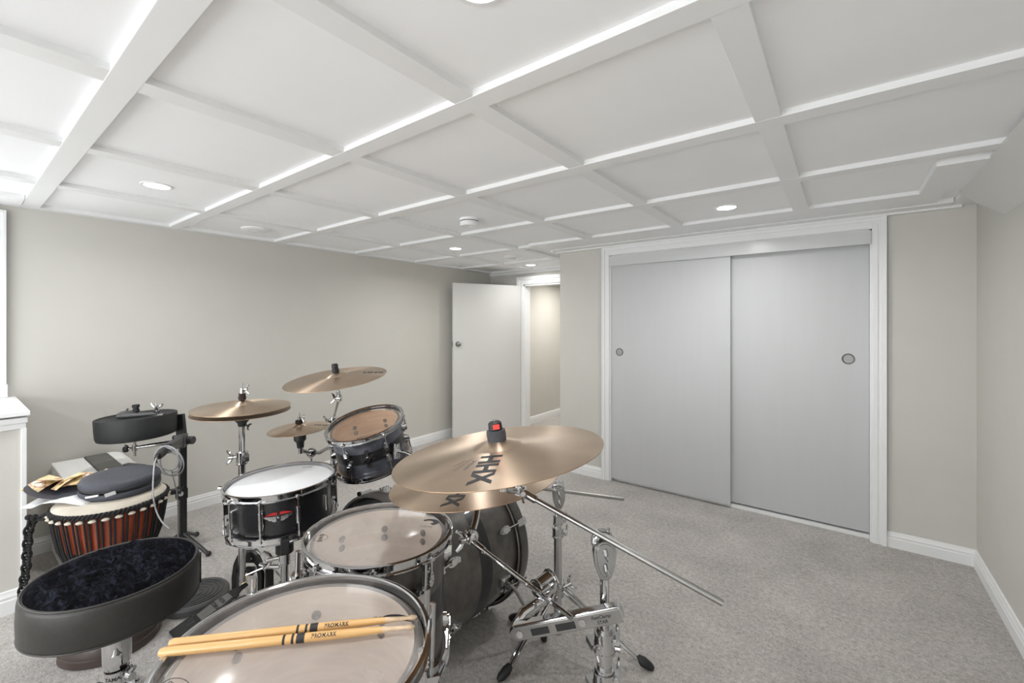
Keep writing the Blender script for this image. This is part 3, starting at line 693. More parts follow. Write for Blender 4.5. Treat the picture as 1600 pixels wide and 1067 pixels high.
# tom holder on the bass drum shell
pz = V((-.070, .235, .535)); mb = MB()
mb.cyl(pz-V((0, 0, .035)), pz+V((0, 0, .02)), .020, seg=20); mb.cyl(pz, pz+V((0, 0, .105)), .0115, seg=14)
collar(mb, pz+V((0, 0, .045)), pz+V((0, 0, .080)), .018, (.3, -1, 0))
top = pz+V((0, 0, .100)); mb.ball(top, .021)
arm = V((-1.452, 1.112, .645))-V((BB.x, BB.y, 0)); mb.tube([top, top.lerp(arm, .5)+V((0, 0, .006)), arm], .0085, 12)
mb.cyl(arm+V((.016, 0, -.03)), arm+V((.016, 0, .03)), .014, seg=14)
wing(mb, top+V((.012, -.012, -.004)), V((.5, -.8, 0)).normalized(), 1.1)
MB_tom = mb.build('tom_holder', M_CHROME, BD)

# ------------------------------------------------------------------ cymbals
def cymbal(name, label, C, n, R, h_bow, h_bell, logo=None, group=None, flip=1, small=True):
    M = frame(C, n); t = thing(name, label, 'cymbal', M, group)
    rbell = R*.24
    def hz(r):
        if r > rbell: return h_bow*(1-((r-rbell)/(R-rbell))**1.25)
        return h_bow+h_bell*math.cos(PI/2*(r/rbell)**1.15)**.9
    rr = [R]+[rbell+(R-rbell)*(1-k/14) for k in range(1, 14)]+[rbell*1.02, rbell*.96, rbell*.85, rbell*.7, rbell*.5, rbell*.3, .007]
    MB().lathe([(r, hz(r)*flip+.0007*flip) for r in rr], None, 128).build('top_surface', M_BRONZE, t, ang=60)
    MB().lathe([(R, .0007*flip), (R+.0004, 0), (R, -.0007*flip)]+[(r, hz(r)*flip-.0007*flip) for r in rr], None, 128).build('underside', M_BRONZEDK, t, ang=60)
    if logo:
        for word, size, rad, ang, rot, m, bold in logo:
            vs, fs = text_geo(word, size, bold)
            bm = bmesh.new(); bv = [bm.verts.new(p) for p in vs]
            for f in fs:
                try: bm.faces.new([bv[i] for i in f])
                except ValueError: pass
            bmesh.ops.subdivide_edges(bm, edges=[e for e in bm.edges if e.calc_length() > size*.25], cuts=2)
            bmesh.ops.triangulate(bm, faces=bm.faces[:]); bm.verts.index_update()
            vs = [p.co.copy() for p in bm.verts]; fs = [tuple(q.index for q in f.verts) for f in bm.faces]; bm.free()
            A = Matrix.Rotation(ang, 4, 'Z') @ Matrix.Translation((rad, 0, 0)) @ Matrix.Rotation(rot, 4, 'Z')
            out = []
            for p in vs:
                q = A @ p; out.append((q.x, q.y, hz(math.hypot(q.x, q.y))+.0012))
            MB().add(out, fs).build('lettering', m, t, flat=True)
    return t
LG = lambda a, s=1: [('HHX', .060*s, .135*s, a, 0, M_INK, .035), ('SABIAN', .013*s, .118*s, a-.30, 0, M_INKG, .01), ('HAND CRAFTED', .008*s, .117*s, a-.44, 0, M_INKG, .0), ('CANADA', .008*s, .115*s, a-.55, 0, M_INKG, .0)]
n_c1, C1 = V((-.116, -.066, .991)).normalized(), V((-.601, .741, .876))
n_c2, C2 = V((-.108, -.035, .994)).normalized(), V((-.800, .884, .734))
cymbal('crash_cymbal', 'large bronze cymbal nearest the camera, upper of the overlapping pair', C1, n_c1, .2286, .014, .013, LG(math.radians(-99)))
cymbal('crash_cymbal', 'large bronze cymbal mostly hidden, lower of the overlapping pair', C2, n_c2, .2286, .014, .013, LG(math.radians(-103)))
n_cf, CF = V((.018, -.154, .988)).normalized(), V((-1.683, .998, .930))
cymbal('crash_cymbal', 'highest cymbal, standing against the bare wall behind the rack tom', CF, n_cf, .203, .013, .012, [('HHX', .040, .150, math.radians(12), math.radians(-8), M_INK, .02)])
n_h, CH = V((.018, -.009, 1)).normalized(), V((-1.959, .744, .816))
cymbal('hi_hat_cymbal', 'top cymbal of the hi-hat pair left of the snare', CH, n_h, .178, .012, .016, group='hi-hat cymbals')
cymbal('hi_hat_cymbal', 'bottom cymbal of the hi-hat pair, seen as a dark rim under the top one', CH-V((0, 0, .016)), n_h, .178, .010, .016, group='hi-hat cymbals', flip=-1)
n_s, CS = V((-.008, -.058, .998)).normalized(), V((-1.907, .954, .695))
cymbal('splash_cymbal', 'small splash cymbal between the hi-hat and the rack tom', CS, n_s, .127, .012, .012, [('HHX', .028, .092, math.radians(15), math.radians(-4), M_INK, .02)])

def tilter_top(t, C, n, apex, drop, quick=False, felt=M_FELT):
    """rod through the cymbal: sleeve and felts above, seat below. returns lower end of the rod"""
    C, n = V(C), V(n).normalized(); lo = C-n*drop; FR, FH = (.0215, .022) if quick else (.015, .016)
    MB().cyl(lo, C+n*(apex+(.046 if quick else .030)), .0035, seg=10).build('cymbal_rod', M_CHROME, t)
    MB().lathe([(.0055, apex-.006), (FR-.001, apex-.004), (FR, apex+FH*.6), (FR-.001, apex+FH), (.0055, apex+FH)], frame(C, n), 24).build('felt', felt, t)
    MB().lathe([(.0045, -.030), (.015, -.028), (.017, -.014), (.013, -.010), (.011, apex-.006), (.0045, apex-.006)], frame(C, n), 20).build('lower_felt', M_BLACK, t)
    if quick:
        M = frame(C+n*(apex+FH), n, RGT)
        MB().lathe([(0, .019), (.011, .019), (.0145, .016), (.0155, .002), (.013, 0)], M, 20).build('quick_release_nut', M_BLACK, t)
        MB().box((.003, -.0142, .009), (.014, .004, .010), M).build('release_button', M_RED, t)
    return lo
def ratchet(mb, c, d, r, w):
    """toothed ratchet disc pair: axis d"""
    d = V(d).normalized(); c = V(c); mb.cyl(c-d*w, c+d*w, r, seg=24)
    M = frame(c, d)
    for s in (-1, 1): mb.lathe([(0, s*w*1.25), (r*.6, s*w*1.25), (r*.85, s*w*1.05), (r*.9, s*w*.9)], M, 24)
    for k in range(20):
        a = 2*PI*k/20; mb.box((r*math.cos(a), r*math.sin(a), 0), (.003, .003, w*1.1), M @ Matrix.Identity(4))
    return mb
def teardrop(mb, c, up, face, r, L, th):
    """the tear shaped body of a boom tilter: round end at c, narrow end L along up, flat side towards face"""
    M = frame(c, face, up); pts = []
    for k in range(13): a = PI/2+PI*k/12-PI; pts.append((r*math.sin(a+PI/2) if False else -r*math.cos(PI*k/12-PI/2)*-1, r*math.sin(PI*k/12-PI/2)))
    pts = [(-r*abs(math.cos(PI*k/12-PI/2)), r*math.sin(PI*k/12-PI/2)) for k in range(13)]
    pts = [(x, y) for x, y in pts]+[(L*.55, r*.86), (L, r*.50), (L+r*.22, r*.2), (L+r*.22, -r*.2), (L, -r*.50), (L*.55, -r*.86)]
    mb.prism(pts, th, M, -th/2); mb.prism([(x*.84, y*.78) for x, y in pts], th*1.25, M, -th*.625)
    return mb

def boom_stand(t, foot, z_tilt, tilt_c, boom_a, boom_b, boom_r, tiers, tri=None, face=None, dn=1):
    """vertical tubes from the hub to a tear shaped tilter at tilt_c; a boom rod from a to b passes it"""
    f = V(foot)
    prev = tiers[0][0]
    for i, (z0, z1, r) in enumerate(tiers):
        MB().cyl(f+V((0, 0, z0)), f+V((0, 0, z1)), r, seg=20).build('pole', M_CHROME, t)
        if i < len(tiers)-1:
            mb = MB(); collar(mb, f+V((0, 0, z1-.030)), f+V((0, 0, z1+.002)), r*1.35, RGT*.9-FWD*.3)
            mb.build('collar', M_CHROME, t)
    c = V(tilt_c); fc = V(face) if face is not None else -FWD
    mb = MB(); teardrop(mb, c+fc*.006, (0, 0, -1), fc, .0235, .050, .018); tl = mb.build('tilter', M_DKCHROME, t, bevel=.0012)
    mb = MB(); ratchet(mb, c+V((0, 0, .014))-fc*.012, fc, .0225, .008); wing(mb, c+V((0, 0, .012))-fc*.014, (-fc+V((0, 0, .25))).normalized(), 1.2, RGT)
    for zz in (0, -.030): mb.tube([c+fc*.016+V((0, 0, zz+.008)), c+fc*.022+V((0, 0, zz)), c+fc*.020+RGT*.006+V((0, 0, zz-.012))], [.004, .005, .0035], 8)
    mb.build('ratchet', M_CHROME, tl)
    a, b = V(boom_a), V(boom_b)
    MB().cyl(a, b, boom_r, seg=14).build('boom_arm', M_STEEL, t)
    return t

# stand of the nearest crash (foot out of frame)
S1 = V((-.392, .833, 0))
t = thing('cymbal_stand', 'chrome boom stand nearest the camera, carrying the upper big cymbal', 'cymbal stand', S1)
L = lambda p: V(p)-S1
lo = tilter_top(t, C1-S1, n_c1, .027, .085, True)
ba, bb = L((-.171, .854, .653)), L((-.577, .792, .779))
boom_stand(t, (0, 0, 0), 0, L((-.392, .829, .690)), ba, bb, .0058, [(.10, .445, .0145), (.445, .522, .0125), (.522, .665, .0095)])
mb = MB(); d = (bb-ba).normalized(); mb.tube([bb-d*.040, bb+d*.006, bb.lerp(lo, .5)+d*.008, lo+V(n_c1)*.012], [.0085, .0095, .0095, .008], 12)
ratchet(mb, bb+d*.004+V((0, 0, .006)), -FWD, .015, .008); wing(mb, bb+V((0, 0, .004))-FWD*.006, (-FWD+RGT*.2).normalized(), .9)
mb.cyl(lo, lo+V(n_c1)*.03, .009, seg=14); mb.build('cymbal_tilter', M_CHROME, t)
mb = MB()
for z0, r in ((.500, .021), (.418, .023)): collar(mb, (0, 0, z0-.022), (0, 0, z0+.022), r, -RGT*.9-FWD*.2)
mb.cyl((0, 0, .40), (0, 0, .53), .016, seg=18)
for z0 in (.487, .405): mb.tube([RGT*.018+V((0, 0, z0)), RGT*.032-FWD*.006+V((0, 0, z0))], [.007, .008], 10)
mb.build('memory_lock', M_CHROME, t)
tripod(t, (0, 0, 0), .24, .26, math.radians(200))
# multi clamp bar carrying the arm of the lower crash
cb0, cb1 = V((-.552, .748, .502)), V((-.352, .822, .584))
t = thing('multi_clamp', 'chrome lettered clamp bar reaching left from the near stand', 'clamp', (cb0+cb1)/2)
oM = (cb0+cb1)/2; d = cb1-cb0; up = V((0, 0, 1)); dn_ = d.normalized(); upn = (up-dn_*up.dot(dn_)).normalized(); fc = dn_.cross(upn)
if fc.dot(FWD) > 0: fc = -fc
Mc = Matrix.Translation(-V((0, 0, 0))) @ frame((0, 0, 0), fc, dn_)   # x along the bar, y up/down, z to the camera
if (Mc.to_3x3() @ V((0, 1, 0))).z < 0: Mc = frame((0, 0, 0), fc, -dn_)
hl = d.length/2; sgn = 1 if (Mc.to_3x3() @ V((1, 0, 0))).dot(dn_) > 0 else -1
pts = [(-hl*sgn-.012*sgn*math.cos(PI/2*0)*0, .0165)]
ring = [(-sgn*hl-sgn*.0165*math.sin(PI*k/10), .0165*math.cos(PI*k/10)) for k in range(11)]+[(sgn*hl, -.0165), (sgn*(hl+.004), -.012), (sgn*(hl+.004), .012), (sgn*hl, .0165)]
MB().prism(ring, .022, Mc, -.008).build('bar', M_CHROME, t, bevel=.003)
MB().prism([(x*.985, y*.8) for x, y in ring], .006, Mc, .0105).build('face_plate', M_STEEL, t, bevel=.001)
for px_ in (-hl*.93, hl*.30): MB().lathe([(0, .0185), (.0075, .0185), (.0085, .016)], Mc @ Matrix.Translation((sgn*px_, 0, 0)), 20).build('rivet', M_CHROME, t)
mb = MB(); mb.box((-sgn*hl*.52, -.001, .0165), (.040, .014, .001), Mc); mb.box((-sgn*hl*.02, -.001, .0165), (.042, .014, .001), Mc); mb.build('recess', M_INK, t)
for w_, yy in (('FastClamp', .0045), ('STAR', -.0055)):
    vs, fs = text_geo(w_, .0095, .02, shear=.2); MB().add(vs, fs, Mc @ Matrix.Translation((sgn*hl*.66, yy, .0168)) @ (Matrix.Identity(4) if sgn > 0 else Matrix.Rotation(0, 4, 'Z'))).build('lettering', M_INK, t, flat=True)
rodc = V((-.522, .806, .566))-oM
# hinge barrel and post at the bar's left end
mb = MB(); pl = cb0-oM+FWD*.012
mb.tube([pl, pl+V((.004, .016, .02)), rodc+V((0, 0, -.03))+FWD*.02], [.015, .013, .012], 14)
br = mb.build('hinge_post', M_CHROME, t)
mb = MB(); ax = (RGT*.75+V((0, 0, .12))+FWD*.55).normalized(); q = rodc+FWD*.022
mb.cyl(q-ax*.022, q+ax*.022, .020, .024, 24); mb.torus(.025, .003, frame(q+ax*.022, ax), 28, 8); mb.torus(.021, .003, frame(q-ax*.02, ax), 28, 8)
mb.cyl(rodc-ax*.012, rodc+ax*.012, .012, seg=16)
mb.build('ratchet_barrel', M_CHROME, t)
ra, rb_ = V((-.430, .763, .569))-oM, V((-.748, .812, .608))-oM
mb = MB(); dr = (rb_-ra).normalized(); mb.cyl(ra, rb_, .0052, seg=8)
mb.build('boom_arm', M_CHROME, t)
mb = MB()
for k in (.16, .38, .60, .82): p_ = ra.lerp(rb_, k); mb.cyl(p_-dr*.0025, p_+dr*.0025, .0060, seg=8)
mb.build('arm_rings', M_STEEL, t)
lo = tilter_top(t, C2-oM, n_c2, .027, .088)
mb = MB(); e = rb_+V((0, 0, .012)); ratchet(mb, e-dr*.0, -FWD+RGT*.3, .017, .010); mb.tube([rb_-dr*.05, rb_, e, e.lerp(lo, .6), lo+V(n_c2)*.012], [.008, .009, .009, .009, .009], 12)
wing(mb, e+V((0, 0, -.004)), (-RGT-FWD*.6).normalized(), 1.4); wing(mb, e+V((0, 0, .012)), (-FWD-RGT*.2).normalized(), .9)
mb.build('cymbal_tilter', M_CHROME, t)
MB().cyl(lo+V(n_c2)*.005, lo+V(n_c2)*.058, .0125, seg=16).build('tilter_sleeve', M_BLACK, t)

# second stand further back
S2 = V((-.806, 1.330, 0))
t = thing('cymbal_stand', 'chrome boom stand behind the near one, its boom reaching left behind the big cymbals', 'cymbal stand', S2)
boom_stand(t, (0, 0, 0), 0, V((0, .004, .556)), V((-.640, 1.520, .512))-S2, V((-.985, 1.125, .618))-S2, .0062, [(.055, .43, .0145), (.43, .475, .0125), (.475, .52, .0100)])
mb = MB(); q = V((-.985, 1.125, .618))-S2; ratchet(mb, q, -FWD, .016, .009); mb.cyl(q, q+V((0, 0, .05)), .008, seg=14); wing(mb, q, -FWD, 1); mb.build('cymbal_tilter', M_CHROME, t)
mb = MB(); collar(mb, (0, 0, .19), (0, 0, .235), .020, RGT); wing(mb, RGT*.02+V((0, 0, .22)), (RGT+V((0, 0, .5))).normalized(), 1.4); mb.build('leg_hub', M_CHROME, t)
fa = V((-1.023, 1.344, 0))-S2; fb = V((-.508, 1.432, 0))-S2; fc_ = V((-.779, 1.262, 0))-S2
tripod(t, (0, 0, 0), .215, [fa.length-.01, fb.length-.012, .235], [math.atan2(fa.y, fa.x), math.atan2(fb.y, fb.x), math.atan2(-.8, -.25)])

# far crash stand with the splash arm clamped on it
S3 = V((-1.916, 1.118, 0))
t = thing('cymbal_stand', 'chrome boom stand by the long wall, carrying the highest cymbal', 'cymbal stand', S3)
lo = tilter_top(t, CF-S3, n_cf, .024, .085, felt=M_BLACK)
hi = CF-S3
MB().lathe([(.0035, .040), (.0125, .040), (.013, .056), (.011, .062), (0, .062)], frame(hi, n_cf), 18).build('wing_nut_cap', M_BLACK, t)
bl = V((0, 0, .700))
for z0, z1, r in ((.06, .46, .0145), (.46, .69, .0115)): MB().cyl((0, 0, z0), (0, 0, z1), r, seg=18).build('pole', M_CHROME, t)
mb = MB(); collar(mb, (0, 0, .445), (0, 0, .48), .019, RGT); mb.build('collar', M_CHROME, t)
mb = MB(); ratchet(mb, bl, -FWD, .019, .010); wing(mb, bl+RGT*-.006, (-RGT-FWD*.4).normalized(), 1.3); wing(mb, bl+RGT*.01+V((0, 0, -.004)), (RGT-FWD*.5).normalized(), 1.1); mb.build('tilter', M_CHROME, t)
MB().cyl(bl-(lo-bl).normalized()*.10, lo+V((0, 0, .0)), .0058, seg=12).build('boom_arm', M_CHROME, t)
mb = MB(); ratchet(mb, lo, RGT, .014, .008); wing(mb, lo, (-RGT-FWD*.2).normalized(), 1.1); mb.cyl(lo, lo+V(n_cf)*.03, .008, seg=12); mb.build('cymbal_tilter', M_CHROME, t)
tripod(t, (0, 0, 0), .23, .22, math.radians(55))
o3 = V((-1.906, .954, .575))
t = thing('splash_holder', 'short clamp arm holding the small splash cymbal to the tall stand behind', 'clamp', o3)
lo = tilter_top(t, CS-o3, n_s, .022, .11, felt=M_DKRED)
mb = MB(); mb.cyl(lo+V((0, 0, .0)), lo+V((0, 0, .045)), .011, seg=16); mb.build('post', M_CHROME, t)
MB().lathe([(0, -.086), (.014, -.084), (.016, -.060), (.025, -.050), (.026, -.026), (.020, -.014), (0, -.012)], frame(CS-o3, n_s), 20).build('cymbal_seat', M_BLACK, t)
mb = MB(); wing(mb, CS-o3+V((0, 0, .044)), RGT, .9); mb.cyl(CS-o3+V((0, 0, .036)), CS-o3+V((0, 0, .052)), .007, seg=10); mb.cyl(CS-o3+V((0, 0, .02)), CS-o3+V((0, 0, .072)), .0028, seg=8); mb.build('wing_nut', M_CHROME, t)
e = V((-1.908, 1.105, .585))-o3
mb = MB(); ratchet(mb, V((.000, .055, .003)), RGT*.3-FWD, .020, .010); mb.tube([lo+V((0, 0, .012)), V((0, .05, .003)), V((0, .09, -.008)), e], [.009, .010, .009, .008], 10); wing(mb, V((0, .06, -.006)), (-FWD*.8-V((0, 0, .5))).normalized(), 1); collar(mb, e+V((-.008, .013, -.018)), e+V((-.008, .013, .018)), .020, RGT); mb.build('arm', M_GREYPLASTIC if False else M_CHROME, t)

# hi-hat stand
S4 = V((-1.959, .744, 0))
t = thing('hi_hat_stand', 'chrome hi-hat stand left of the snare', 'hi-hat stand', S4)
MB().cyl((0, 0, .10), (0, 0, .62), .0140, seg=18).build('lower_tube', M_CHROME, t)
MB().cyl((0, 0, .62), (0, 0, .75), .0115, seg=18).build('upper_tube', M_CHROME, t)
MB().cyl((0, 0, .70), (0, 0, .915), .0028, seg=8).build('pull_rod', M_CHROME, t)
mb = MB(); collar(mb, (0, 0, .585), (0, 0, .632), .021, None); wing(mb, -RGT*.016+V((0, 0, .612)), (-RGT-FWD*.2).normalized(), 1.5); mb.box((.012, .008, .61), (.02, .02, .03)); mb.build('height_clamp', M_CHROME, t)
MB().lathe([(0, .738), (.014, .738), (.017, .752), (.026, .762), (.027, .776), (.018, .790), (.008, .792)], None, 22).build('cymbal_seat', M_BLACK, t)
mb = MB(); wing(mb, RGT*.012+V((0, 0, .745)), (RGT-V((0, 0, .5))).normalized(), .8); mb.build('seat_screw', M_BLACKMETAL, t)
MB().lathe([(.004, .846), (.0135, .847), (.0145, .858), (.012, .866), (.0135, .872), (.004, .873)], None, 20).build('clutch_felt', M_DKRED, t)
mb = MB(); mb.cyl((0, 0, .873), (0, 0, .895), .0075, seg=12); wing(mb, V((0, 0, .890)), RGT, 1); mb.cyl((0, 0, .878), (0, 0, .884), .010, seg=12); mb.build('clutch', M_CHROME, t)
for a, r_ in ((math.radians(160), .20), (math.radians(50), .21)):
    d = V((math.cos(a), math.sin(a), 0)); mb = MB(); mb.tube([V((0, 0, .30)), d*r_*.9+V((0, 0, .045)), d*r_+V((0, 0, .02))], .0055, 8); mb.tube([V((0, 0, .12)), d*r_*.55+V((0, 0, .16))], .004, 8)
    lg = mb.build('leg', M_CHROME, t); MB().tube([d*(r_-.014)+V((0, 0, .042)), d*r_+V((0, 0, .02)), d*(r_+.012)+V((0, 0, .004))], [.010, .015, .011], 12).build('rubber_foot', M_BLACK, lg)
mb = MB(); collar(mb, (0, 0, .28), (0, 0, .32), .020, FWD); mb.build('leg_collar', M_CHROME, t)

# pedal with black arched frame, left of the bass drum
P0 = V((-1.945, .700, 0)); fx = (V((-1.945, .80, 0))-V((-1.954, .607, 0))).normalized()   # heel to toe
t = thing('drum_pedal', 'black arched foot pedal with lettered footboard beside the stool', 'pedal', P0)
hz_ = V((-1.995, .781, 0))-P0; ux = RGT.copy()
pts = [(-.062, 0), (-.064, .09), (-.056, .145), (-.040, .182), (-.022, .196), (.022, .196), (.040, .182), (.056, .145), (.064, .09), (.062, 0), (.044, 0), (.046, .09), (.040, .138), (.030, .150), (-.030, .150), (-.040, .138), (-.046, .09), (-.044, 0)]
MB().prism(pts, .024, frame(hz_+FWD*.012+V((0, 0, .004)), -FWD, RGT) if False else Matrix(((RGT.x, 0, -FWD.x, hz_.x+FWD.x*.012), (RGT.y, 0, -FWD.y, hz_.y+FWD.y*.012), (0, 1, 0, .004), (0, 0, 0, 1)))).build('arched_frame', M_BLACKMETAL, t, bevel=.002)
mb = MB()
for k in (-.022, .022): mb.cyl(hz_+RGT*k-FWD*.012+V((0, 0, .175)), hz_+RGT*k-FWD*.016+V((0, 0, .175)), .004, seg=10)
mb.build('screws', M_CHROME, t)
MB().box((0, 0, 0), (.022, .026, .12), Matrix.Translation(hz_+RGT*.078+FWD*.02+V((0, 0, .064)))).build('side_post', M_BLACKMETAL, t)
mb = MB(); mb.cyl(hz_-RGT*.05+V((0, 0, .115)), hz_+RGT*.05+V((0, 0, .115)), .005, seg=10); mb.cyl(hz_-RGT*.006+V((0, 0, .115)), hz_+RGT*.022+V((0, 0, .115)), .018, seg=18); mb.build('cam_axle', M_BLACKMETAL, t)
mb = MB(); mb.bar(hz_-FWD*.014+V((0, 0, .118)), hz_-FWD*.030+V((0, 0, .068)), .014, .006); mb.build('drive_link', M_GOLD, t)
toe, heel = V((-1.962, .765, .078))-P0, V((-1.960, .585, .022))-P0
fd = (toe-heel); sx_ = fd.cross(V((0, 0, 1))).normalized(); nf = sx_.cross(fd).normalized(); Mf = Matrix((sx_, fd.normalized(), nf)).transposed().to_4x4(); Mf.translation = heel; Lf = fd.length
MB().prism([(-.034, 0), (.034, 0), (.038, Lf*.45), (.030, Lf*.72), (.014, Lf*.86), (.012, Lf), (-.012, Lf), (-.014, Lf*.86), (-.030, Lf*.72), (-.038, Lf*.45)], .007, Mf).build('footboard', M_BLACKMETAL, t, bevel=.0015)
MB().prism([(-.026, .012), (.026, .012), (.030, Lf*.45), (.022, Lf*.66), (-.022, Lf*.66), (-.030, Lf*.45)], .0015, Mf, .0068).build('footboard_inlay', M_STEEL, t)
for w_, yy, sz in (('IRON', Lf*.50, .018), ('COBRA', Lf*.36, .018)):
    vs, fs = text_geo(w_, sz, .03); MB().add(vs, fs, Mf @ Matrix.Translation((0, yy, .0088))).build('lettering', M_INK, t, flat=True)
mb = MB(); mb.tube([heel-fd*.02+sx_*.0, heel-fd.normalized()*.03], .012, 10); mb.span((-.04, -.075, .0), (.04, .0, .010), Mf); mb.build('heel_plate', M_BLACKMETAL, t)
MB().bar(heel+V((0, 0, -.016)), hz_+V((0, 0, .006)), .05, .004).build('base_plate', M_BLACKMETAL, t)

# snare stand
S5 = V((-1.628, .760, 0))
t = thing('snare_stand', 'chrome basket stand with black grips under the snare drum', 'drum stand', S5)
zbas = .416
MB().cyl((0, 0, .08), (0, 0, .33), .0125, seg=18).build('pole', M_CHROME, t)
mb = MB(); collar(mb, (0, 0, .28), (0, 0, .335), .019, None); wing(mb, RGT*-.018+V((0, 0, .30)), (-RGT-FWD*.4).normalized(), 1.8); mb.tube([RGT*-.015-FWD*.008+V((0, 0, .272)), RGT*-.06-FWD*.012+V((0, 0, .275)), RGT*-.085-FWD*.012+V((0, 0, .282))], [.008, .009, .006], 10); mb.build('height_clamp', M_CHROME, t)
MB().cyl((0, 0, .322), (0, 0, .355), .030, seg=24).build('basket_nut', M_BLACK, t)
mb = MB(); mb.cyl((0, 0, .315), (0, 0, .39), .009, seg=12); mb.build('basket_screw', M_CHROME, t)
for a in (math.radians(-62), math.radians(58), math.radians(178)):
    d = (RGT*math.cos(a)+FWD*math.sin(a)); mb = MB()
    mb.tube([V((0, 0, .380)), d*.06+V((0, 0, .386)), d*.165+V((0, 0, .402)), d*.196+V((0, 0, .420))], [.008, .007, .006, .006], 10)
    am = mb.build('basket_arm', M_CHROME, t); MB().box((0, 0, 0), (.020, .026, .046), frame(d*.2005+V((0, 0, .432)), (0, 0, 1), d)).build('rubber_grip', M_BLACK, am, bevel=.003)
tripod(t, (0, 0, 0), .20, .20, math.radians(-80))

# ------------------------------------------------------------------ stool (drum throne)
TH = V((-1.542, .282, 0)); RT_ = .178; zt_ = .502
t = thing('drum_stool', 'round black vinyl drum stool with a navy fur top', 'stool', TH)
hgt = .100
MB().lathe([(0, zt_-hgt-.004), (RT_-.008, zt_-hgt-.004), (RT_-.001, zt_-hgt+.001), (RT_+.002, zt_-hgt+.010), (RT_+.003, zt_-hgt*.5), (RT_+.001, zt_-.012), (RT_-.003, zt_-.003), (RT_-.008, zt_), (RT_-.014, zt_-.004)], None, 96).build('vinyl_cushion', M_VINYL, t, ang=60)
mb = MB(); mb.torus(RT_-.004, .0028, None, 96, 8, zt_-.001); mb.torus(RT_+.000, .0028, None, 96, 8, zt_-hgt+.004)
for a in (math.radians(250), math.radians(70)):
    pts = [(RT_+.0035)*V((math.cos(a), math.sin(a), 0))+V((0, 0, zt_-.006-(hgt-.012)*k/6)) for k in range(7)]; mb.tube(pts, .0018, 6)
mb.build('piping', M_VINYL, t)
# fur top: many little tufts in relief
rng = random.Random(3)
bm = MB(); vs = [(0, 0, zt_+.006)]; fs = []; NR, NS = 44, 168
import mathutils.noise as mn
for i in range(1, NR+1):
    r = (RT_-.006)*i/NR
    for k in range(NS):
        a = 2*PI*k/NS; x, y = r*math.cos(a), r*math.sin(a)
        p = V((x*16+y*7, y*34-x*8, 0)); h = mn.fractal(p, 1, 2, 4)*.0080+mn.noise(V((x*150, y*150, 1)))*.0018
        edge = min(1, (1-i/NR)*7); vs.append((x, y, zt_-.001+(.006+.004*(1-(i/NR)**2)+h)*edge))
fs += [(0, 1+k, 1+(k+1) % NS) for k in range(NS)]
for i in range(NR-1):
    fs += [(1+i*NS+k, 1+(i+1)*NS+k, 1+(i+1)*NS+(k+1) % NS, 1+i*NS+(k+1) % NS) for k in range(NS)]
bm.add(vs, fs).build('fur_top', M_FUR, t, ang=180)
MB().lathe([(0, zt_-hgt-.018), (.10, zt_-hgt-.018), (.12, zt_-hgt-.004), (0, zt_-hgt-.003)], None, 40).build('seat_base', M_BLACKMETAL, t)
mb = MB(); z0 = zt_-hgt-.018; mb.lathe([(.012, z0), (.033, z0), (.031, .305), (.030, .262), (.026, .246), (.012, .246)], None, 28); Mx = frame(RGT*.020-FWD*.024+V((0, 0, .285)), (RGT*.6-FWD).normalized()); mb.cyl((0, 0, 0), (0, 0, .016), .013, seg=18, M=Mx); mb.build('seat_bracket', M_CHROME, t)
mb = MB(); mb.lathe([(.012, .240), (.026, .240), (.026, .209), (.012, .209)], None, 28); mb.build('memory_lock', M_CHROME, t)
vs, fs = text_geo('TAMA', .013, .03); out = []
for p in vs:
    a = math.radians(-70)+math.atan2(RGT.y, RGT.x)+p.x/.0262; out.append((.0263*math.cos(a), .0263*math.sin(a), .2245+p.y))
MB().add(out, fs).build('lettering', M_INK, t, flat=True)
mb = MB(); wing(mb, RGT*.026-FWD*.008+V((0, 0, .232)), (RGT-FWD*.4).normalized(), 1.6); mb.box((0, 0, 0), (.018, .024, .03), Matrix.Translation(RGT*.032-FWD*.006+V((0, 0, .228)))); mb.build('lock_bolt', M_CHROME, t)
MB().cyl((0, 0, .10), (0, 0, z0-.004), .0145, seg=20).build('post', M_BLACKMETAL, t)
mb = MB(); collar(mb, (0, 0, .155), (0, 0, .198), .024, (RGT-FWD*.3).normalized()); mb.tube([-RGT*.02+V((0, 0, .186)), -RGT*.055+V((0, 0, .192))], .007, 10); mb.build('height_clamp', M_CHROME, t)
tripod(t, (0, 0, 0), .20, .235, math.radians(265))

# ------------------------------------------------------------------ djembe
DJ = V((-2.118, .374, 0)); zd = .536; Rd = .150
t = thing('djembe', 'red hand drum with black rope lacing behind the stool', 'hand drum', DJ)
prof = [(.150, zd-.008), (.149, zd-.05), (.143, zd-.10), (.133, zd-.15), (.115, zd-.20), (.092, zd-.25), (.074, zd-.29)]
MB().lathe(prof[:4], None, 64).build('red_bowl', M_DJRED, t)
MB().lathe(prof[3:], None, 64).build('carved_lower_bowl', M_DJDARK, t)
MB().lathe([(.074, zd-.29), (.070, .19), (.078, .13), (.112, .085), (.134, .046), (.136, .030), (.140, .028), (.1415, .006), (.134, 0), (.115, .0)], None, 64).build('flared_foot', M_DJBASE, t)
MB().lathe([(0, zd+.003), (.10, zd+.003), (.136, zd+.002), (.148, zd-.002), (.155, zd-.009), (.156, zd-.018)], None, 72).build('skin', M_SKIN, t)
def braid(zz, R_, amp, n, r):
    mb = MB()
    for ph in (0, PI): mb.tube([((R_+amp*math.cos(n*a+ph))*math.cos(a), (R_+amp*math.cos(n*a+ph))*math.sin(a), zz+amp*math.sin(n*a+ph)) for a in [2*PI*k/240 for k in range(240)]], r, 6, True)
    return mb
braid(zd-.018, .157, .0045, 40, .0045).build('upper_rope_ring', M_ROPE, t)
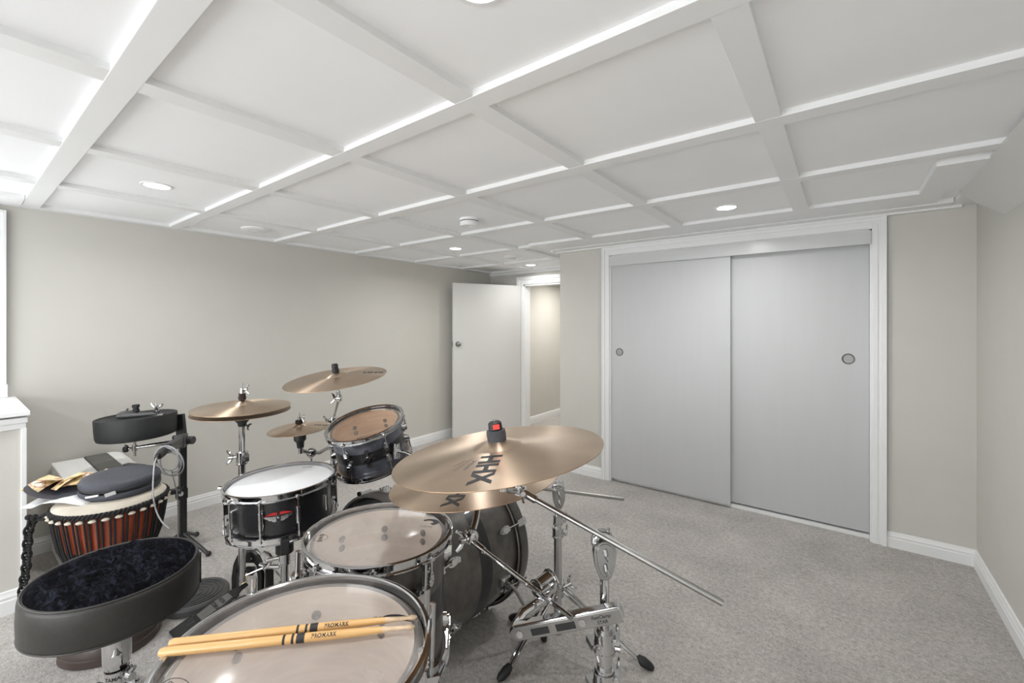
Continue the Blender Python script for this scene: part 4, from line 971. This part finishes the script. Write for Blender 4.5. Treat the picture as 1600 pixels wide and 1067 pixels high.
braid(zd-.215, .118, .004, 30, .004).build('lower_rope_ring', M_ROPE, t)
mb = MB(); mbw = MB(); NL = 30
for k in range(NL):
    a = 2*PI*k/NL; pts = []
    for z_, r_, da in ((zd-.020, .160, 0), (zd-.10, .149, .01), (zd-.15, .140, .012), (zd-.19, .126, .016), (zd-.215, .120, .02)):
        pts.append((r_*math.cos(a+da), r_*math.sin(a+da), z_))
    mb.tube(pts, .0034, 6); b = a+2*PI/NL*.36
    mb.tube([((p[0]*math.cos(b-a)-p[1]*math.sin(b-a)), (p[0]*math.sin(b-a)+p[1]*math.cos(b-a)), p[2]) for p in pts], .0034, 6)
    c_ = a+2*PI/NL*.68; mbw.ball((.157*math.cos(c_), .157*math.sin(c_), zd-.034), .013, sc=(.5, .5, .45) if False else (.9, .9, .42))
mb.build('lacing', M_ROPE, t); mbw.build('cloth_wraps', M_RAG, t)
# knotted rope tail hanging at the left
mb = MB(); pth = [V((-2.245, .262, .475)), V((-2.30, .228, .462)), V((-2.35, .200, .440)), V((-2.368, .190, .405)), V((-2.372, .187, .34)), V((-2.378, .185, .27)), V((-2.392, .18, .21)), V((-2.40, .176, .15)), V((-2.40, .175, .09))]
pth = [p-DJ for p in pth]
def along(path, s):
    seg = [(path[i+1]-path[i]).length for i in range(len(path)-1)]; tot = sum(seg); d = s*tot
    for i, l in enumerate(seg):
        if d <= l or i == len(seg)-1: return path[i].lerp(path[i+1], min(1, d/l)), (path[i+1]-path[i]).normalized()
        d -= l
mb.tube([pth[0], pth[1]+V((0, 0, .008)), pth[2]], .0055, 8); mb.tube([pth[0]+V((.01, -.01, -.01)), pth[1]+V((0, 0, -.012)), pth[2]], .0055, 8)
NK = 17
for k in range(NK):
    p, d = along(pth[2:], k/(NK-1)); M = frame(p, d.cross(RGT if k % 2 else (RGT+FWD).normalized()).normalized() if True else d, d)
    mb.tube([M @ V((.018*math.cos(a), .0105*math.sin(a), 0)) for a in [2*PI*j/14 for j in range(14)]], .0045, 6, True)
for dv in ((.012, .0, .012), (-.014, .004, .008), (0, -.012, .016)): mb.ball(pth[2]+V(dv), .010)
mb.build('rope_tail', M_ROPE, t)

# things lying on the djembe
CB = V((-2.138, .403, zd+.0045))
M = frame(CB, V((.05, -.02, 1)).normalized())
t = thing('round_case', 'round navy zip case lying on the hand drum', 'case', M)
rc = .116
MB().lathe([(0, 0), (rc-.012, 0), (rc-.003, .004), (rc, .012), (rc, .022), (rc-.003, .026), (0, .026)], None, 56).build('lower_shell', M_CASE, t, ang=50)
Mt = Matrix.Translation((0, 0, .033)) @ Matrix.Rotation(math.radians(-2.5), 4, 'X')
MB().lathe([(0, 0), (rc-.003, 0), (rc, .004), (rc, .014), (rc-.004, .022), (rc-.014, .027), (rc-.05, .029), (0, .030)], Mt, 56).build('lid', M_CASE, t, ang=50)
MB().lathe([(rc-.006, -.008), (rc-.004, -.006), (rc-.004, .002)], Mt, 56).build('zip', M_BLACK, t)
mb = MB(); a = math.radians(-62); mb.box((0, 0, 0), (.030, .004, .012), Matrix.Translation((rc*math.cos(a), rc*math.sin(a), .030)) @ Matrix.Rotation(a+PI/2, 4, 'Z') @ Matrix.Rotation(-.25, 4, 'Y')); mb.build('label_tag', M_LABEL, t)
a = math.radians(-88); MB().box((0, 0, 0), (.045, .004, .006), Matrix.Translation((rc*math.cos(a), (rc+.001)*math.sin(a), .026)) @ Matrix.Rotation(-.2, 4, 'Y')).build('zip_pull', M_PAPER, t)
# dark pouch with printed papers, left of the case
PO = V((-2.238, .272, zd+.004))
t = thing('open_pouch', 'open dark pouch of printed papers hanging over the left edge of the hand drum', 'pouch', PO)
vs = [(-.075, -.115, .042), (-.03, -.05, .008), (.03, .03, .0), (.07, .085, .012), (.05, -.10, .030), (.075, -.03, .0), (.095, .05, .004), (.10, .10, .016), (-.09, -.06, .046), (-.07, .0, .03), (-.02, .08, .028), (.03, .13, .04)]
tri = [(8, 0, 1, 9), (9, 1, 2, 10), (10, 2, 3, 11), (0, 4, 5, 1), (1, 5, 6, 2), (2, 6, 7, 3)]
mbp = MB().add(vs, tri); o = mbp.build('shell', M_CASE, t, ang=60)
sm = o.modifiers.new('solid', 'SOLIDIFY'); sm.thickness = .004; sb = o.modifiers.new('sub', 'SUBSURF'); sb.levels = 2; sb.render_levels = 2
rng = random.Random(5); mb = MB()
for k in range(7):
    c = V((-.055+.018*k, -.055+.028*k, .040+.005*rng.random()))
    A = Matrix.Translation(c) @ Matrix.Rotation(rng.uniform(-1, 1), 4, 'Z') @ Matrix.Rotation(rng.uniform(-.5, .5), 4, 'X') @ Matrix.Rotation(rng.uniform(-.4, .4), 4, 'Y')
    g = [(x*.032, y*.045, .006*math.sin(x*2+k)+.004*math.cos(y*3)) for y in (-1, -.33, .33, 1) for x in (-1, 0, 1)]
    mb.add(g, [(r*3+c2, r*3+c2+1, r*3+c2+4, r*3+c2+3) for r in range(3) for c2 in range(2)], A)
mb.build('printed_papers', M_CARD, t, ang=80)
t = tag(MB().add([(x*.055+.01*y, y*.10, .006*math.sin(y*3+x)-.012*(y < -.5)) for y in [-1+2*i/6 for i in range(7)] for x in (-1, -.3, .4, 1)], [(r*4+c2, r*4+c2+1, r*4+c2+5, r*4+c2+4) for r in range(6) for c2 in range(3)]).build('paper_sheet', M_PAPER, ang=80), 'white curled sheet of paper between the pouch and the hand drum', 'paper')
t.matrix_world = Matrix.Translation((-2.165, .262, zd+.012)) @ Matrix.Rotation(math.radians(-42), 4, 'Z') @ Matrix.Rotation(math.radians(-4), 4, 'X')
sm = t.modifiers.new('solid', 'SOLIDIFY'); sm.thickness = .001
# gadget like a remote lying behind the case
t = tag(MB().box((0, 0, 0), (.11, .03, .018)).build('black_remote', M_GREYPLASTIC, bevel=.005), 'black oblong remote lying across the white box lid beside the round case', 'remote')
t.matrix_world = Matrix.Translation((-2.745, .565, .466)) @ Matrix.Rotation(math.radians(25), 4, 'Z')

# white box unit by the left wall
t = thing('white_box_unit', 'white floor unit with a dark grey top panel against the left wall', 'printer', (-3.0, .44, 0))
MB().span((-.20, -.105, .0), (.155, .165, .425)).build('body', M_WHITEPL, t, bevel=.008)
MB().span((-.20, -.108, .426), (.160, .012, .450)).build('white_lid', M_WHITEPL, t, bevel=.004)
MB().span((-.20, .014, .426), (.205, .102, .455)).build('grey_panel', M_GREYPAN, t, bevel=.004)
mb = MB(); k = 10
pr = [(.104, .426)]+[(.104+.07*math.sin(PI/2*i/k), .426+.028*math.cos(PI/2*i/k)) for i in range(k+1)]
vs = [(-.20, y, z) for y, z in pr]+[(.175, y, z) for y, z in pr]; n_ = len(pr)
mb.add(vs, [(i, (i+1) % n_, n_+(i+1) % n_, n_+i) for i in range(n_)]+[tuple(range(n_))[::-1], tuple(range(n_, 2*n_))]); mb.build('rounded_end', M_WHITEPL, t)
t = tag(MB().ball((0, 0, 0), .05, sc=(.6, .8, 1.1)).ball((.01, .02, .05), .018).ball((-.01, -.02, -.02), .045, sc=(.6, .9, .7)).build('plastic_bag', M_BAG, ang=80), 'crumpled white bag on the carpet below the rope tail of the hand drum', 'bag')
t.location = (-2.62, .268, .056)

# round rubber pad on the floor
t = thing('rubber_pad', 'round black ringed pad on the carpet between stool and pedal', 'practice pad', (-2.150, .640, 0))
MB().lathe([(0, 0), (.108, 0), (.117, .005), (.119, .026), (.113, .034), (.104, .037), (.098, .034)], None, 64).build('body', M_GREYPLASTIC, t)
mb = MB(); mb.lathe([(0, .035), (.099, .034)], None, 48)
for r_ in (.026, .044, .062, .080, .094): mb.torus(r_, .0026, None, 56, 6, .036)
mb.build('ringed_top', M_GREYPLASTIC, t)

# ------------------------------------------------------------------ accessory tray on black stand
TY = V((-2.665, .738, 0))
t = thing('tray_stand', 'black upright stand with clamps holding the round tray', 'stand', TY)
MB().bar((0, 0, .03), (0, 0, .56), .030, .030).build('upright', M_BLACKMETAL, t, bevel=.003)
MB().bar((0, 0, .545), (-.012, -.010, .70), .045, .018, FWD).build('top_plate', M_BLACKMETAL, t, bevel=.003)
HK = V((-2.152, .518, .624))
g0, g1 = V((-2.610, .722, .580))-TY, V((-2.230, .562, .640))-TY
mb = MB(); mb.bar(g0, g1, .030, .040); mb.bar(g0.lerp(g1, -.05), g0.lerp(g1, .25), .040, .062); mb.cyl(g0+RGT*.02, g0+RGT*.055, .020, seg=14); mb.cyl(g0-RGT*.02+V((0, 0, .012)), g0-RGT*.045+V((0, 0, .012)), .012, seg=12); mb.build('grey_clamp', M_GREYCLAMP, t, bevel=.003)
hk = HK-TY
mb = MB(); mb.tube([g1+V((-.02, .01, 0)), g1.lerp(hk, .6)+V((0, 0, .008)), hk+V((0, 0, .010))], [.016, .017, .013], 12); mb.tube([hk+V((-.004, 0, .016)), hk+V((.01, -.012, .010)), hk+V((.008, -.012, -.012))], .005, 8); mb.build('cable_hook', M_BLACK, t)
mb = MB(); mb.bar((0, -.01, .315), (.01, -.085, .325), .030, .022); mb.cyl((.0, -.02, .32), (.02, -.005, .32), .020, seg=16); mb.box((0, -.005, .30), (.042, .042, .05)); mb.build('cross_bar_clamp', M_BLACKMETAL, t)
MB().cyl((.018, -.010, .305), (.026, -.016, .305), .012, seg=14).build('clamp_bolt', M_STEEL, t)
for a in (.4, 2.5, 4.6):
    d = V((math.cos(a), math.sin(a), 0)); lg = MB().tube([V((0, 0, .10)), d*.12+V((0, 0, .035)), d*.16+V((0, 0, .012))], .009, 10).build('leg', M_BLACKMETAL, t); MB().ball(d*.165+V((0, 0, .013)), .013).build('rubber_foot', M_BLACK, lg)
arm0, arm1 = V((-2.668, .690, .566))-TY, V((-2.735, .565, .556))-TY
mb = MB(); mb.tube([arm0+V((.0, .03, 0)), arm0, arm0.lerp(arm1, .5), arm1], [.008, .010, .010, .007], 12); mb.cyl(arm1+V((0, 0, -.04)), arm1+V((0, 0, .065)), .0062, seg=10); mb.cyl(arm1+V((0, 0, -.014)), arm1+V((0, 0, .014)), .011, seg=12); mb.build('arm', M_CHROME, t)
d = (arm1-arm0).normalized(); mb = MB(); wing(mb, arm1+d*.006, d, 1.1)
mb.build('arm_bolt', M_CHROME, t)
MB().lathe([(0, 0), (.014, 0), (.017, .010), (.012, .020), (0, .022)], frame(arm1+d*.024, d), 6).build('wing_knob', M_BLACK, t)
TR0 = V((-2.714, .572, .612))
M = frame(TR0, V((-.04, -.023, 1)).normalized())
t = thing('accessory_tray', 'round charcoal accessory tray on the black stand against the wall', 'tray', M)
rt, ht = .155, .104
MB().lathe([(0, 0), (rt-.018, 0), (rt-.006, .004), (rt-.002, .016), (rt, .05), (rt+.001, ht-.006), (rt, ht-.001), (rt-.003, ht), (rt-.008, ht-.002), (rt-.010, ht-.006), (rt-.03, ht-.008), (0, ht-.008)], None, 72).build('bowl', M_TRAY, t, ang=50)
mb = MB(); mb.box((-.118, .0, ht-.0075), (.03, .03, .002)); mb.box((-.03, -.075, ht-.0075), (.10, .012, .002), Matrix.Rotation(.1, 4, 'Z')); mb.build('slots', M_BLACK, t)
def on_tray(name, label, cat, mb, m, x, y, rot=0, g='bits in the round tray', z=.0):
    o = mb.build(name, m, bevel=0); o.matrix_world = M @ Matrix.Translation((x, y, ht-.008+z)) @ Matrix.Rotation(rot, 4, 'Z'); return tag(o, label, cat, g)
on_tray('rubber_puck', 'round black puck at the left end of the tray', 'drum key', MB().lathe([(0, 0), (.030, 0), (.036, .008), (.034, .020), (.020, .028), (0, .030)], None, 24).cyl((0, 0, .028), (.006, .004, .040), .004, seg=8), M_GREYPLASTIC, -.062, .012)
on_tray('black_clamp', 'black upright clamp in the tray, second from the left', 'clamp', MB().box((0, 0, .028), (.016, .016, .056)).box((0, 0, .048), (.024, .018, .014)).cyl((-.013, 0, .026), (.013, 0, .026), .008, seg=10).box((0, 0, .006), (.030, .022, .012)), M_BLACK, -.030, .030)
mb = MB(); wing(mb, (0, 0, .004), (0, 0, 1), 1.3); mb.cyl((0, 0, 0), (0, 0, .012), .010, seg=10); wing(mb, (.022, .004, .004), (0, 0, 1), 1.1); mb.cyl((.022, .004, 0), (.022, .004, .012), .009, seg=10)
mb.box((.011, .002, .004), (.04, .012, .008)); on_tray('wing_nut_pair', 'pair of dark wing nuts in the middle of the tray', 'wing nut', mb, M_GREYPLASTIC, .008, .035)
mb = MB(); mb.cyl((0, 0, 0), (0, 0, .018), .012, seg=12); wing(mb, (0, 0, .010), (.1, 0, 1), 1.5); mb.cyl((0, 0, .02), (0, 0, .055), .004, seg=8)
on_tray('chrome_wing_nut', 'shiny wing nut standing tallest at the right of the tray', 'wing nut', mb, M_CHROME, .058, .045)
on_tray('black_stick_holder', 'long black holder lying across the tray in front', 'clamp', MB().tube([(-.07, -.02, .010), (-.02, -.012, .012), (.04, .004, .012), (.085, .02, .010)], [.008, .011, .010, .006], 10).tube([(-.02, -.012, .012), (.01, .02, .014)], .007, 8), M_GREYPLASTIC, .008, -.018)
on_tray('silver_plate', 'small silver plate lying at the right of the tray', 'plate', MB().box((0, 0, .003), (.06, .03, .005)).cyl((-.01, 0, .004), (-.01, 0, .010), .006, seg=10), M_STEEL, .080, .020, .25)

# coiled grey cable hanging on the hook
mb = MB(); cc = V((-2.200, .562, .596))
pts = []; NT = 3.6
for i in range(120):
    u = i/119; a = PI*.75-2*PI*NT*u; rr = .054+.009*math.sin(u*17)
    pts.append(cc+RGT*(rr*math.cos(a)+.006*math.sin(u*9))+V((0, 0, rr*math.sin(a)-.010*math.sin(u*7)))-FWD*(.012*math.sin(u*23)))
def smooth(p, n=8):
    out = []
    for i in range(len(p)-1):
        p0, p1, p2, p3 = p[max(i-1, 0)], p[i], p[i+1], p[min(i+2, len(p)-1)]
        for k in range(n):
            u = k/n; out.append(.5*((2*p1)+(p2-p0)*u+(2*p0-5*p1+4*p2-p3)*u*u+(3*p1-p0-3*p2+p3)*u**3))
    return out+[p[-1]]
tail = smooth([HK+V((.004, -.006, .012)), V((-2.097, .4905, .6136)), V((-1.993, .4626, .5553)), V((-1.973, .4652, .4898)), V((-1.948, .4777, .4458)), V((-1.926, .493, .4235))])
tail2 = smooth([pts[-1], V((-2.142, .556, .569)), V((-2.175, .5817, .469)), V((-2.195, .5915, .376)), V((-2.195, .5915, .243)), V((-2.19, .59, .004))])
tag(mb.tube([HK+V((.004, -.006, .012))]+pts, .0025, 6).tube(tail, .0028, 6).tube(tail2, .0019, 6).build('cable', M_CABLE, ang=80), 'coil of light grey cable hanging from the hook of the tray stand', 'cable')
